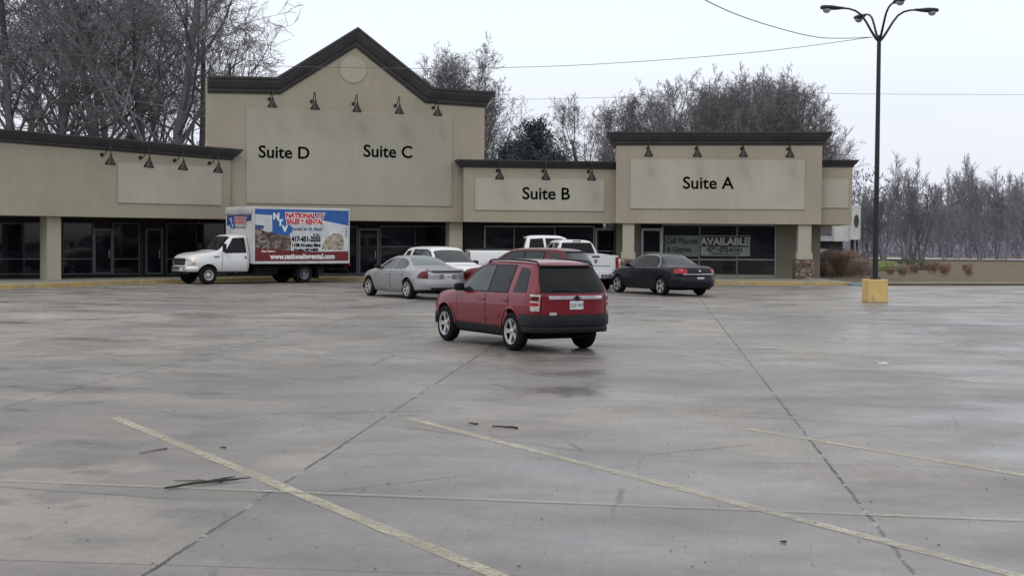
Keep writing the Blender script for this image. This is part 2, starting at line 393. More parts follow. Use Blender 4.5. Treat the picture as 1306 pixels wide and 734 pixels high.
def stonemat():
    m, nt, b = newmat('ledge_stone'); v = geoco(nt)
    st = N(nt, 'ShaderNodeMapping'); st.inputs['Scale'].default_value = (3.2, 3.2, 6.5); nt.links.new(v, st.inputs[0])
    vo = N(nt, 'ShaderNodeTexVoronoi'); vo.inputs['Scale'].default_value = 1; nt.links.new(st.outputs[0], vo.inputs['Vector'])
    ve = N(nt, 'ShaderNodeTexVoronoi', feature='DISTANCE_TO_EDGE'); ve.inputs['Scale'].default_value = 1; nt.links.new(st.outputs[0], ve.inputs['Vector'])
    sx = N(nt, 'ShaderNodeSeparateColor'); nt.links.new(vo.outputs['Color'], sx.inputs[0])
    c = ramp(nt, sx.outputs[0], [(0, (.10, .07, .05)), (.35, (.22, .16, .12)), (.6, (.16, .13, .115)), (.85, (.33, .26, .20)), (1, (.12, .10, .09))])
    c = mix(nt, 1, c, ramp(nt, noise(nt, v, 22, 4, .7), [(.2, .7), (.8, 1.25)]), 'MULTIPLY')
    e = ramp(nt, ve.outputs[0], [(.02, 0.), (.09, 1.)])
    c = mix(nt, e, (.06, .05, .045), c)
    nt.links.new(c, b.inputs['Base Color']); b.inputs['Roughness'].default_value = .85; bump(nt, b, e, .8, .03); return m
M['stone'] = stonemat()

class Seg:
    def __init__(s, pa, Ya, pb, Yb):
        s.A = P(pa, 304, Ya); s.B = P(pb, 304, Yb); s.A.z = s.B.z = 0
        s.u = (s.B - s.A).normalized(); s.n = Vector((s.u.y, -s.u.x, 0)); s.L = (s.B - s.A).length
    def uz(s, px, py, n=0):
        d = ray(px, py); A = s.A + s.n * n
        t = (A - CAM).dot(s.n) / d.dot(s.n); p = CAM + d * t
        return (p - A).dot(s.u), p.z
    def at(s, u, z, n=0): return s.A + s.u * u + s.n * n + Vector((0, 0, z))
    def slab(s, mb, poly, n0, n1, m=0):
        return mb.prism([s.at(u, z, n0) for u, z in poly], [s.at(u, z, n1) for u, z in poly], m)
    def rect(s, mb, u0, u1, z0, z1, n0, n1, m=0):
        return s.slab(mb, [(u0, z0), (u1, z0), (u1, z1), (u0, z1)], n0, n1, m)
def cornice(seg, pts, prof, name, par, ends=(.3, .3), depth=2.5):
    # pts: top polyline (u,z) in the facade plane; prof: (n, drop) loop
    mb = MB(); pts = [Vector(p) for p in pts]
    rings = []
    for i, p in enumerate(pts):
        d0 = (pts[i] - pts[i - 1]).normalized() if i else None
        d1 = (pts[i + 1] - pts[i]).normalized() if i < len(pts) - 1 else None
        if d0 is None: mdir = Vector((-d1.y, d1.x)); k = 1
        elif d1 is None: mdir = Vector((-d0.y, d0.x)); k = 1
        else:
            n0 = Vector((-d0.y, d0.x)); n1 = Vector((-d1.y, d1.x)); mdir = (n0 + n1).normalized(); k = 1 / mdir.dot(n0)
        rings.append([(p, mdir, k)])
    n = len(prof); R = []
    for i, p in enumerate(pts):
        _, md, k = rings[i][0]; row = []
        for (nn, drop) in prof:
            e = 0
            q = p - md * drop * k
            if i == 0: q = q - Vector((1, 0)) * max(nn, 0) * (ends[0] > 0)
            if i == len(pts) - 1: q = q + Vector((1, 0)) * max(nn, 0) * (ends[1] > 0)
            row.append(seg.at(q.x, q.y, nn))
        R.append(row)
    vs = [v for r in R for v in r]
    fs = [(i * n + k, i * n + (k + 1) % n, (i + 1) * n + (k + 1) % n, (i + 1) * n + k) for i in range(len(R) - 1) for k in range(n)]
    fs += [tuple(range(n)), tuple((len(R) - 1) * n + k for k in range(n))]
    mb.add(vs, fs)
    # returns down the sides
    for side, i in ((-1, 0), (1, len(pts) - 1)):
        if ends[0 if side < 0 else 1] <= 0: continue
        p = pts[i]; n_ = len(prof)
        A = [seg.at(p.x + side * max(nn, 0), p.y - drop, -.01) for nn, drop in prof]
        B = [seg.at(p.x + side * max(nn, 0), p.y - drop, -depth) for nn, drop in prof]
        mb.prism(A, B)
    return mb.build(name, M['cornice'], par, world=True)
def crown(h, o):    # moulding profile: proud at the top, tight at the bottom
    return [(-.25, 0), (o, 0), (o, .10 * h + .02), (o * .86, .16 * h + .02), (o * .80, .34 * h), (o * .52, .62 * h), (o * .30, .74 * h), (o * .28, .86 * h), (.05, h), (-.25, h)]

mall = empty('strip_mall', (0, 68, 0))
tag(mall, 'long tan stucco strip mall with dark cornices and one tall gabled front', 'building')
SEG = {}
SEG['W'] = Seg(294, 64.0, 177, 60.8); a_, b_ = SEG['W'].A.copy(), SEG['W'].B.copy()
# the left wing runs on past the photograph's edge
s = SEG['W']; s.A = b_ + (b_ - a_).normalized() * 9.0; s.B = a_; s.u = (s.B - s.A).normalized(); s.n = Vector((s.u.y, -s.u.x, 0)); s.L = (s.B - s.A).length
SEG['C'] = Seg(264, 63.8, 617, 68.5); SEG['B'] = Seg(591, 67.4, 786, 68.7)
SEG['A'] = Seg(785, 68.1, 1047, 67.6); SEG['E'] = Seg(1040, 68.5, 1086, 68.3)
ZB = 2.78
def facade(key, wallpts, prof_h, prof_o, ends, zb=ZB, depth=2.6, back=16, mat='stucco'):
    s = SEG[key]; top = [s.uz(*q) for q in wallpts]
    top[0] = (0, top[0][1]); top[-1] = (s.L, top[-1][1])
    mb = MB(); body_top = [(u, z - .06) for u, z in top]
    if key == 'C':       # tall parapet is a thin wall, the canopy below it is deep
        s.slab(mb, [(0, 4.4), (s.L, 4.4)] + body_top[::-1], -.45, 0)
        s.rect(mb, 0, s.L, zb, 4.4, -depth, 0)
    else: s.slab(mb, [(0, zb), (s.L, zb)] + body_top[::-1], -depth, 0)
    mb.build('facade_wall', M[mat], mall, world=True)
    cornice(s, top, crown(prof_h, prof_o), 'cornice', mall, ends, .45 if key == 'C' else depth)
    return s, top
sW, tW = facade('W', [(-50, 160), (298, 190.5)], .50, .42, (.0, .3))
sW_top = sW.uz(294, 192)[1]
sC, tC = facade('C', [(264, 97.5), (351, 99.5), (454, 36), (548.5, 112), (617, 117.3)], .74, .42, (0, .3))
sB, tB = facade('B', [(591, 203.6), (786, 206.4)], .36, .36, (.3, 0))
sA, tA = facade('A', [(785, 168.6), (1047, 168.4)], .62, .42, (.35, .35))
sE, tE = facade('E', [(1040, 204), (1086, 204)], .34, .28, (0, .3), depth=6)
# shop mass behind
for key, dep, h in (('W', 18, 4.4), ('C', 18, 4.6), ('B', 18, 4.3), ('A', 18, 4.3)):
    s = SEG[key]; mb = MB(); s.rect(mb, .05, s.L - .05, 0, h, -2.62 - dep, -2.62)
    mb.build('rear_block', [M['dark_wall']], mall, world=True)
    mb = MB(); s.rect(mb, -.05, s.L + .05, h, h + .18, -2.62 - dep, -2.62); mb.build('roof', M['roof'], mall, world=True)
# gable medallion
u0, z0 = sC.uz(450.5, 88.5, .02); r0 = abs(sC.uz(467, 88.5, .02)[0] - u0)
mb = MB(); pl = [(u0 + r0 * math.cos(k * math.pi / 24), z0 + r0 * math.sin(k * math.pi / 24)) for k in range(48)]
sC.slab(mb, pl, .0, .035); mb.build('medallion', M['circle'], mall, world=True)
mb = MB(); pl2 = [(u0 + (r0 + .05) * math.cos(k * math.pi / 24), z0 + (r0 + .05) * math.sin(k * math.pi / 24)) for k in range(48)]
sC.slab(mb, pl2, .0, .018); mb.build('medallion_rim', M['stucco'], mall, world=True)
# vent pipe on the roof
mb = MB(); s = sC; u_, z_ = s.uz(299, 97); 
mb.tube([s.at(u_, z_ - .3, -1.2), s.at(u_, s.uz(299, 80, -1.2)[1], -1.2)], .055, 8); mb.build('vent_pipe', M['bronze'], mall, world=True)

# signboards
def text_mesh(body, size, mat, name, parent, mtx, bold=0, shear=0, space=1, align='CENTER', ext=.004, yalign='CENTER', sx=1.0):
    c = bpy.data.curves.new(name, 'FONT'); c.body = body; c.size = size; c.align_x = align; c.align_y = yalign
    c.extrude = ext; c.offset = bold; c.shear = shear; c.space_character = space; c.resolution_u = 4
    t = bpy.data.objects.new(name, c); COL.objects.link(t)
    dg = bpy.context.evaluated_depsgraph_get(); me = bpy.data.meshes.new_from_object(t.evaluated_get(dg))
    bpy.data.objects.remove(t); bpy.data.curves.remove(c)
    mm = mtx @ Matrix.Diagonal((sx, 1, 1, 1))
    me.transform(mm); me.materials.clear(); me.materials.append(mat)
    o = bpy.data.objects.new(name, me); COL.objects.link(o); o.parent = parent; return o
def segmtx(s, u, z, n, org):
    p = s.at(u, z, n) - Vector(org); m = Matrix.Identity(4)
    m.col[0][:3] = s.u; m.col[1][:3] = (0, 0, 1); m.col[2][:3] = s.n; m.col[3][:3] = p; return m
def signboard(s, l, r, t, b, label, mat='signboard', texts=()):
    u0, _ = s.uz(l, (t + b) / 2); u1, _ = s.uz(r, (t + b) / 2); mid = (l + r) / 2
    z1 = s.uz(mid, t)[1]; z0 = s.uz(mid, b)[1]; org = s.at((u0 + u1) / 2, z0, 0)
    e = empty('sign_board', org); tag(e, label, 'sign board')
    mb = MB(); s.rect(mb, u0, u1, z0, z1, 0.002, .05); mb.build('panel', M[mat], e, world=True, bevel=.006)
    mb = MB(); w_ = .035
    for a, b_, c, d in ((u0 - w_, u1 + w_, z1, z1 + w_), (u0 - w_, u1 + w_, z0 - w_, z0), (u0 - w_, u0, z0, z1), (u1, u1 + w_, z0, z1)):
        s.rect(mb, a, b_, c, d, .002, .022)
    mb.build('edge_trim', M['stucco'], e, world=True)
    for (tx, px, py, hpx) in texts:
        u, z = s.uz(px, py, .05); k = s.uz(px, py - hpx / 2)[1] - s.uz(px, py + hpx / 2)[1]
        text_mesh(tx, k / .67, M['ink'], 'lettering', e, segmtx(s, u, z, .055, org), .014, sx=1.02)
    return e
signboard(sW, 150, 282, 210.5, 260, 'blank pale sign panel on the low left wing under three lamps', 'signboard_pale')
signboard(sC, 314, 576, 142, 261, 'large sign panel on the gabled front lettered Suite D and Suite C', texts=(('Suite D', 362.5, 195, 14.5), ('Suite C', 495, 194, 14.5)))
signboard(sB, 606, 770.5, 228, 268.5, 'sign panel lettered Suite B between the two taller fronts', 'signboard_pale', texts=(('Suite B', 696.5, 247.5, 14.5),))
signboard(sA, 804, 1026, 203.5, 266.5, 'wide sign panel lettered Suite A on the right front', 'signboard_pale', texts=(('Suite A', 903, 234, 14.5),))
signboard(sE, 1047.5, 1082, 228.5, 265, 'small blank panel at the far right end of the shops', 'signboard_pale')
# band lines of the lower fascia (score in the stucco)
# columns
def column(s, l, r, yb, n0, n1, stone=None, mat='stucco_pale'):
    u0, _ = s.uz(l, 300, n1); u1, _ = s.uz(r, 300, n1)
    mb = MB(); s.rect(mb, u0, u1, .15, ZB, n0, n1); o = mb.build('column', M[mat], mall, world=True, bevel=.01)
    o2s = []
    if stone:
        zc = s.uz((l + r) / 2, stone[0], n1)[1]; zt = zc + .32
        mb = MB(); s.rect(mb, u0 - .06, u1 + .06, zc - .0, zt, n0 - .06, n1 + .06); k = mb.build('column_collar', M[mat], o); k.data.transform(Matrix.Translation(-Vector(mall.location)))
        mb = MB(); s.rect(mb, u0 - .13, u1 + .13, .15, zc - .002, n0 - .12, n1 + .12); k = mb.build('stone_base', M['stone'], o); k.data.transform(Matrix.Translation(-Vector(mall.location)))
    return o
column(sC, 573.5, 590, 352, -1.0, -.35)
column(sA, 794, 809, 355, -.75, -.12, stone=(330,))
column(sA, 1018, 1035, 356, -.8, -.12, stone=(330.5,))
column(sW, 60, 78, 356, -1.0, -.35)

# shopfronts, on the recessed line
def recess(s, u0, u1, mat, z0=.0, z1=ZB, d=2.6):
    mb = MB(); s.rect(mb, u0, u1, z0, z1, -d - .12, -d + .03); return mb.build('recess_wall', mat, mall, world=True)
def pane(s, l, r, t, b, frame='alum', bars=(), fw=.055, name='window', handle=False):
    n = -2.50
    um = (l + r) / 2; u0 = s.uz(l, 310, n)[0]; u1 = s.uz(r, 310, n)[0]
    z1 = min(s.uz(um, t, n)[1], ZB - .01); z0 = max(s.uz(um, b, n)[1], .16)
    mb = MB(); s.rect(mb, u0, u1, z0, z1, n - .03, n); o = mb.build(name, M['shop_glass'], mall, world=True)
    mb = MB(); h = fw / 2
    for a, b_, c, d in ((u0 - h, u0 + h, z0, z1), (u1 - h, u1 + h, z0, z1), (u0 + h, u1 - h, z1 - fw, z1), (u0 + h, u1 - h, z0, z0 + fw)):
        s.rect(mb, a, b_, c, d, n - .02, n + .05)
    for y in bars:
        z = s.uz(um, y, n)[1]; s.rect(mb, u0 + h, u1 - h, z - .025, z + .025, n - .02, n + .045)
    k = mb.build('frame', M[frame], o); k.data.transform(Matrix.Translation(-Vector(mall.location)))
    if handle:
        mb = MB(); s.rect(mb, u1 - .16, u1 - .13, 1.0, 1.35, n + .03, n + .10); k = mb.build('handle', M['alum'], o); k.data.transform(Matrix.Translation(-Vector(mall.location)))
    return o
# A
for l, r in ((845, 892), (892, 940), (940, 989)): pane(sA, l, r, 286, 353, bars=(331,), fw=.06)
pane(sA, 819, 843, 291, 353, fw=.12, bars=(322,), name='door', handle=True)
recess(sA, sA.uz(786, 310, -2.5)[0], sA.uz(817, 310, -2.5)[0], M['shade_stucco'])
recess(sA, sA.uz(990, 310, -2.5)[0], sA.uz(1046, 310, -2.5)[0], M['shade_stucco'], d=2.45)
mb = MB(); sA.rect(mb, 0.2, sA.uz(989, 310, -2.5)[0], .15, .30, -2.6, -2.46); mb.build('window_sill', M['shade_stucco'], mall, world=True)
# B
for l, r in ((618, 655.5), (655.5, 707), (707, 757)): pane(sB, l, r, 288, 350, frame='alum', bars=(), fw=.05)
pane(sB, 760, 784.5, 291, 352, fw=.11, bars=(320,), name='door', handle=True)
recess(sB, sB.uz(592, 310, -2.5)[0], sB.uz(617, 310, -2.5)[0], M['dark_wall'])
# C
for l, r, bb in ((485, 529, (314.5,)), (529, 572, ())): pane(sC, l, r, 288, 350, frame='alum_dark', bars=bb, fw=.05)
pane(sC, 458, 482, 291, 350, frame='alum_dark', fw=.10, name='door', handle=True)
pane(sC, 425, 455, 288, 350, frame='alum_dark', fw=.05); 
for l, r in ((300, 345), (345, 385), (385, 424)): pane(sC, l, r, 288, 350, frame='alum_dark', fw=.05)
# wing
for l, r in ((-20, 30), (30, 80), (80, 118), (144, 177), (212, 250), (250, 290)): pane(sW, l, r, 284, 350, frame='alum_dark', fw=.05, bars=(330,) if l < 220 else ())
pane(sW, 120, 142, 291, 350, frame='alum_dark', fw=.10, name='door', handle=True)
pane(sW, 186, 206, 291, 350, frame='alum_dark', fw=.10, name='door', handle=True)

# window banners
def banner(s, l, r, t, b, matbase, label, items, border=None):
    n = -2.42; u0, z1 = s.uz(l, t, n); u1, z0 = s.uz(r, b, n); org = s.at((u0 + u1) / 2, z0, n)
    e = empty('window_banner', org); tag(e, label, 'banner')
    mb = MB(); s.rect(mb, u0, u1, z0, z1, n - .01, n); mb.build('sheet', matbase, e, world=True)
    for it in items:
        if it[0] == 'rect':
            _, l2, r2, t2, b2, mt, k = it; a, c = s.uz(l2, t2, n); d, f = s.uz(r2, b2, n)
            mb = MB(); s.rect(mb, a, d, f, c, n + .003, n + .006 + .003 * k); mb.build('colour_band', mt, e, world=True)
        else:
            _, tx, px, py, hp, mt, bo, sx = it; u, z = s.uz(px, py, n); h = s.uz(px, py - hp / 2, n)[1] - s.uz(px, py + hp / 2, n)[1]
            text_mesh(tx, h / .70, mt, 'lettering', e, segmtx(s, u, z, n + .015, org), bo, sx=sx)
    return e
M['banner'] = simple('banner_cloth', (.27, .30, .29), .6, 0, .3, 0, .15, 2, True)
M['banner_green'] = simple('green_banner_cloth', (.165, .205, .180), .6, 0, .3, 0, .25, 1.6, True)
M['banner_ink'] = simple('banner_grey_ink', (.035, .04, .04), .6)
M['banner_dark'] = simple('banner_dark', (.018, .02, .022), .6)
M['banner_light'] = simple('banner_light', (.40, .42, .42), .6)
banner(sA, 848, 891, 300, 327, M['banner_green'], 'faded green window banner reading Cell Phones and Games', [('t', 'Cell Phones', 869.5, 307.3, 7.0, M['banner_ink'], .012, .84), ('t', '& Games', 866, 318, 6.6, M['banner_ink'], .012, .9)])
banner(sA, 894, 956.5, 300, 326.5, M['banner'], 'AVAILABLE window banner with a phone number in the right shop', [('rect', 895, 955, 301, 314.6, M['banner_dark'], 0), ('t', 'AVAILABLE', 924.5, 308.2, 9.0, M['banner_light'], .02, .98), ('t', '479-472-6161', 924.5, 318.4, 5.6, M['banner_ink'], .02, 1.0), ('t', 'COMMERCIAL REAL ESTATE', 924, 323.8, 2.2, M['banner_ink'], .004, 1.0)])

# gooseneck lamps
def gooseneck(s, u, z, label):
    org = s.at(u, z, 0); e = empty('gooseneck_lamp', org, math.atan2(s.u.y, s.u.x)); tag(e, label, 'wall lamp', 'gooseneck lamps over the sign panels')
    # local: x along wall, -y out of the wall
    mb = MB(); mb.lathe([(0, -.05), (.07, -.05), (.085, -.02), (.085, .0)], 14, 'Y', (0, 0, 0)); mb.build('mount', M['bronze'], e, smooth=40)
    pts = [(0, -.02, 0), (0, -.22, .0), (0, -.34, .06), (0, -.44, .22), (0, -.52, .33), (0, -.62, .37), (0, -.71, .33), (0, -.76, .22), (0, -.77, .02), (0, -.77, -.08)]
    mb = MB(); mb.tube(pts, .021, 8); mb.build('arm', M['bronze'], e, smooth=50)
    mb = MB(); pr = [(.03, .10), (.05, .08), (.055, -.02), (.10, -.07), (.12, -.13), (.19, -.24), (.225, -.32), (.23, -.345), (.215, -.33), (.11, -.12), (.0, -.08)]
    T = Matrix.Rotation(rad(10), 3, 'X')
    mb.lathe(pr, 20, 'Z'); mb.v = [tuple(T @ Vector(v) + Vector((0, -.77, -.10))) for v in mb.v]
    mb.build('lamp_shade', M['bronze'], e, smooth=40); return e
o_ = ('first', 'second', 'third', 'fourth', 'fifth')
for k, px in enumerate((130, 179, 222.5, 267)):
    u, z = sW.uz(px, (194 + 3.2 * k + (0 if k else 1), )[0] if False else 197 + (px - 126) * .078)
    gooseneck(sW, u, z, 'bronze gooseneck lamp %s from the left on the low left wing' % o_[k])
for k, (px, py) in enumerate(((343.5, 126.5), (397.5, 129.5), (450.5, 132.5), (504, 135), (552.5, 137.5))):
    u, z = sC.uz(px, py); gooseneck(sC, u, z, 'bronze gooseneck lamp %s from the left on the gabled front' % o_[k])
for k, (px, py) in enumerate(((634.3, 217.5), (692.5, 218.2), (750.5, 219))):
    u, z = sB.uz(px, py); gooseneck(sB, u, z, 'bronze gooseneck lamp %s from the left above the Suite B panel' % o_[k])
for k, (px, py) in enumerate(((826.5, 189), (888, 189.5), (946, 189.5), (1005, 190))):
    u, z = sA.uz(px, py); gooseneck(sA, u, z, 'bronze gooseneck lamp %s from the left above the Suite A panel' % o_[k])
# ------------------------------------------------------------------ vehicles
def pchip(tab):
    xs = np.array([t[0] for t in tab], float); ys = np.array([t[1] for t in tab], float)
    if len(xs) == 1: return lambda x: float(ys[0])
    h = np.diff(xs); d = np.diff(ys) / h; m = np.zeros(len(xs))
    for i in range(1, len(xs) - 1):
        if d[i - 1] * d[i] > 0:
            w1 = 2 * h[i] + h[i - 1]; w2 = h[i] + 2 * h[i - 1]; m[i] = (w1 + w2) / (w1 / d[i - 1] + w2 / d[i])
    m[0] = d[0]; m[-1] = d[-1]
    def f(x):
        x = min(max(x, xs[0]), xs[-1]); i = min(int(np.searchsorted(xs, x, 'right')) - 1, len(h) - 1); i = max(i, 0)
        t = (x - xs[i]) / h[i]
        return float((2 * t**3 - 3 * t**2 + 1) * ys[i] + (t**3 - 2 * t**2 + t) * h[i] * m[i] + (-2 * t**3 + 3 * t**2) * ys[i + 1] + (t**3 - t**2) * h[i] * m[i + 1])
    return f
def sm(t): t = min(max(t, 0), 1); return t * t * (3 - 2 * t)
def lin(tab):
    xs = [t[0] for t in tab]; ys = [t[1] for t in tab]
    return lambda x: float(np.interp(x, xs, ys))
class Body:
    def __init__(s, L, tabs, tumble=.22, gmax=.6, rear=None, front=None, xb=1.1, xf=1.0, wheels=(), ra=.40):
        s.L = L; s.t = {k: pchip(v) for k, v in tabs.items()}; s.tumble = tumble; s.gmax = gmax
        s.rear = rear or (lambda y, z: 0); s.front = front or (lambda y, z: 0); s.xb = xb; s.xf = xf; s.wheels = wheels; s.ra = ra; s.cache = {}
    def sec(s, x):
        k = round(x, 3)
        if k in s.cache: return s.cache[k]
        t = s.t; zb, wl, wm, zm, ze, wb, zt = [t[q](x) for q in ('zb', 'wl', 'wm', 'zm', 'ze', 'wb', 'zt')]
        g = max(zt - ze, .012); wr = wb - .025 - s.tumble * min(g / s.gmax, 1.1)
        c = [(0, zb), (wl * .9, zb), (wl, zb + .06), (wm - .004, zm - .10), (wm, zm), (wb + (wm - wb) * .55, ze - .07), (wb, ze), (wr, zt - min(.11, .45 * g)), (wr * .87, zt - min(.028, .14 * g)), (wr * .45, zt - min(.004, .1 * g)), (0, zt)]
        for _ in range(2):
            n = [c[0]]
            for a, b in zip(c[:-1], c[1:]):
                n += [(.75 * a[0] + .25 * b[0], .75 * a[1] + .25 * b[1]), (.25 * a[0] + .75 * b[0], .25 * a[1] + .75 * b[1])]
            n.append(c[-1]); c = n
        a = np.array(c); s.cache[k] = a; return a
    def warp(s, x, y, z):
        return x + s.rear(abs(y), z) * max(0, 1 - x / s.xb) ** 2 - s.front(abs(y), z) * max(0, 1 - (s.L - x) / s.xf) ** 2
    def W(s, x, z):
        a = s.sec(x); best = 0
        y0, z0, y1, z1 = a[:-1, 0], a[:-1, 1], a[1:, 0], a[1:, 1]
        m = (np.minimum(z0, z1) <= z) & (np.maximum(z0, z1) >= z) & (abs(z1 - z0) > 1e-9)
        if not m.any(): return float(a[:, 0].max()) if z < a[:, 1].max() else 0.
        t = (z - z0[m]) / (z1[m] - z0[m]); return float((y0[m] + t * (y1[m] - y0[m])).max())
    def T(s, x, y):
        a = s.sec(x); y = abs(y); y0, z0, y1, z1 = a[:-1, 0], a[:-1, 1], a[1:, 0], a[1:, 1]
        m = (np.minimum(y0, y1) <= y) & (np.maximum(y0, y1) >= y) & (abs(y1 - y0) > 1e-9)
        if not m.any(): return float(a[-1, 1])
        t = (y - y0[m]) / (y1[m] - y0[m]); return float((z0[m] + t * (z1[m] - z0[m])).max())
    def mesh(s, name, mat, parent, nx=84, xs=None, cuts=(), smooth=32):
        L = s.L
        if xs is None: xs = sorted(set([round(L * .5 * (1 - math.cos(math.pi * i / nx)) * .35 + L * i / nx * .65, 4) for i in range(nx + 1)]))
        R = []; n = len(s.sec(0))
        for x in xs:
            a = s.sec(x); ring = [(s.warp(x, y, z), y, z) for y, z in a] + [(s.warp(x, y, z), -y, z) for y, z in a[1:-1][::-1]]
            R.append(ring)
        mb = MB(); q = len(R[0]); vs = [v for r in R for v in r]
        mb.add(vs, [(i * q + k, i * q + (k + 1) % q, (i + 1) * q + (k + 1) % q, (i + 1) * q + k) for i in range(len(R) - 1) for k in range(q)])
        for x in (0, L):
            a = s.sec(x); rows = [[(s.warp(x, y * f, z), y * f, z) for f in np.linspace(-1, 1, 13)] for y, z in a]; mb.grid(rows)
        o = mb.build(name, [mat, M['under']], parent, smooth=smooth)
        bm = bmesh.new(); bm.from_mesh(o.data); bmesh.ops.remove_doubles(bm, verts=bm.verts, dist=2e-4)
        bmesh.ops.dissolve_degenerate(bm, edges=bm.edges, dist=1e-4); bmesh.ops.recalc_face_normals(bm, faces=bm.faces); bm.to_mesh(o.data); bm.free()
        cutters = []
        cb = MB()
        for xa in s.wheels:
            for sd in (-1, 1):
                w_ = s.W(xa, .6); 
                cc = [(xa + s.ra * math.cos(t), s.wz + s.ra * math.sin(t) * 1.0) for t in [2 * math.pi * k / 40 for k in range(40)]]
                y0, y1 = sorted((sd * (w_ - .36), sd * (w_ + .3)))
                cb.prism([(px, y0, pz) for px, pz in cc], [(px, y1, pz) for px, pz in cc])
        for c in cuts: cb.box(*c)
        if cb.v:
            co = cb.build('cutter', [M['under']], None); co.data.materials.clear(); co.data.materials.append(M['under'])
            co.parent = parent
            md = o.modifiers.new('b', 'BOOLEAN'); md.operation = 'DIFFERENCE'; md.object = co; md.solver = 'EXACT'
            try: md.material_mode = 'TRANSFER'
            except Exception: pass
            dg = bpy.context.evaluated_depsgraph_get(); me = bpy.data.meshes.new_from_object(o.evaluated_get(dg))
            o.modifiers.clear(); old = o.data; o.data = me; bpy.data.meshes.remove(old); bpy.data.objects.remove(co)
            me.polygons.foreach_set('use_smooth', [True] * len(me.polygons)); me.set_sharp_from_angle(angle=rad(smooth))
        return o
    # a point of the skin: t<=0 runs forward along the side from the rear corner, t>0 runs inwards across the end
    def skin(s, t, z, off, sd, end):
        if end == 'rear':
            if t <= 0:
                x = -t; y = s.W(x, z) + off; X = s.warp(x, y, z)
                if t > -.001: X -= off * .7
                return (X, sd * y, z)
            y = s.W(0, z) - t; return (s.warp(0, y, z) - off, sd * y, z)
        if t <= 0:
            x = s.L + t; y = s.W(x, z) + off; X = s.warp(x, y, z)
            if t > -.001: X += off * .7
            return (X, sd * y, z)
        y = s.W(s.L, z) - t; return (s.warp(s.L, y, z) + off, sd * y, z)
    def patch(s, name, mat, parent, top, bot, off=.006, sides=(1, -1), end='rear', nr=8, nc=18, inset=True, smooth=40, depth=.02):
        if len(sides) > 1:      # one object for each side of the vehicle
            return [s.patch(name, mat, parent[i] if isinstance(parent, list) else parent, top, bot, off, (sd,), end, nr, nc, inset, smooth, depth) for i, sd in enumerate(sides)]
        def res(p):
            p = [Vector(q) for q in p]; d = [0]
            for a, b in zip(p[:-1], p[1:]): d.append(d[-1] + (b - a).length)
            o = []
            for k in range(nc + 1):
                u = d[-1] * k / nc; i = 0
                while i < len(d) - 2 and d[i + 1] < u: i += 1
                o.append(p[i].lerp(p[i + 1], (u - d[i]) / max(d[i + 1] - d[i], 1e-9)))
            return o
        tp, bt = res(top), res(bot); mb = MB()
        for sd in sides:
            rows = []
            for r in range(nr + 1):
                f = r / nr; rows.append([s.skin(*(bt[k].lerp(tp[k], f)), off, sd, end) for k in range(nc + 1)])
            mb.grid(rows)
            if inset:        # skirt back into the body so the panel has an edge
                rim = [(0, k) for k in range(nc + 1)] + [(r, nc) for r in range(1, nr + 1)] + [(nr, k) for k in range(nc - 1, -1, -1)] + [(r, 0) for r in range(nr - 1, 0, -1)]
                o_ = [rows[r][k] for r, k in rim]
                i_ = []
                for r, k in rim:
                    q = bt[k].lerp(tp[k], r / nr); i_.append(s.skin(q[0], q[1], off - depth, sd, end))
                mb.prism(o_, i_, caps=False)
        return mb.build(name, mat, parent, smooth=smooth)
    def full(s, name, mat, parent, pts, off=.006, end='rear', nc=24, nr=8, depth=.02, smooth=40):
        # patch across the whole end: pts = [(z, half width)] from bottom to top
        mb = MB(); rows = []; rin = []
        zs = [p[0] for p in pts]; hw = [p[1] for p in pts]
        for r in range(nr + 1):
            z = zs[0] + (zs[-1] - zs[0]) * r / nr; w_ = float(np.interp(z, zs, hw)); row = []; ri = []
            for k in range(nc + 1):
                y = w_ * (2 * k / nc - 1)
                e = 0 if end == 'rear' else s.L; sg = -1 if end == 'rear' else 1
                X = s.warp(e, y, z); row.append((X + sg * off, y, z)); ri.append((X + sg * (off - depth), y, z))
            rows.append(row); rin.append(ri)
        mb.grid(rows)
        rim = [(0, k) for k in range(nc + 1)] + [(r, nc) for r in range(1, nr + 1)] + [(nr, k) for k in range(nc - 1, -1, -1)] + [(r, 0) for r in range(nr - 1, 0, -1)]
        mb.prism([rows[r][k] for r, k in rim], [rin[r][k] for r, k in rim], caps=False)
        return mb.build(name, mat, parent, smooth=smooth)
    def top(s, name, mat, parent, x0, x1, f0, f1, off=.006, nx=16, ny=14, smooth=50):
        mb = MB(); rows = []
        for i in range(nx + 1):
            t = i / nx; x = x0 + (x1 - x0) * t; f = f0 + (f1 - f0) * t; row = []
            g = max(s.t['zt'](x) - s.t['ze'](x), .01); wr = s.t['wb'](x) - .025 - s.tumble * min(g / s.gmax, 1.1)
            for k in range(ny + 1):
                y = wr * f * (2 * k / ny - 1); z = s.T(x, y)
                dz = (s.T(x + .02, y) - s.T(x - .02, y)) / .04; nn = Vector((-dz, 0, 1)).normalized()
                row.append((s.warp(x, y, z) + nn.x * off, y, z + nn.z * off))
            rows.append(row)
        mb.grid(rows); return mb.build(name, mat, parent, smooth=smooth)
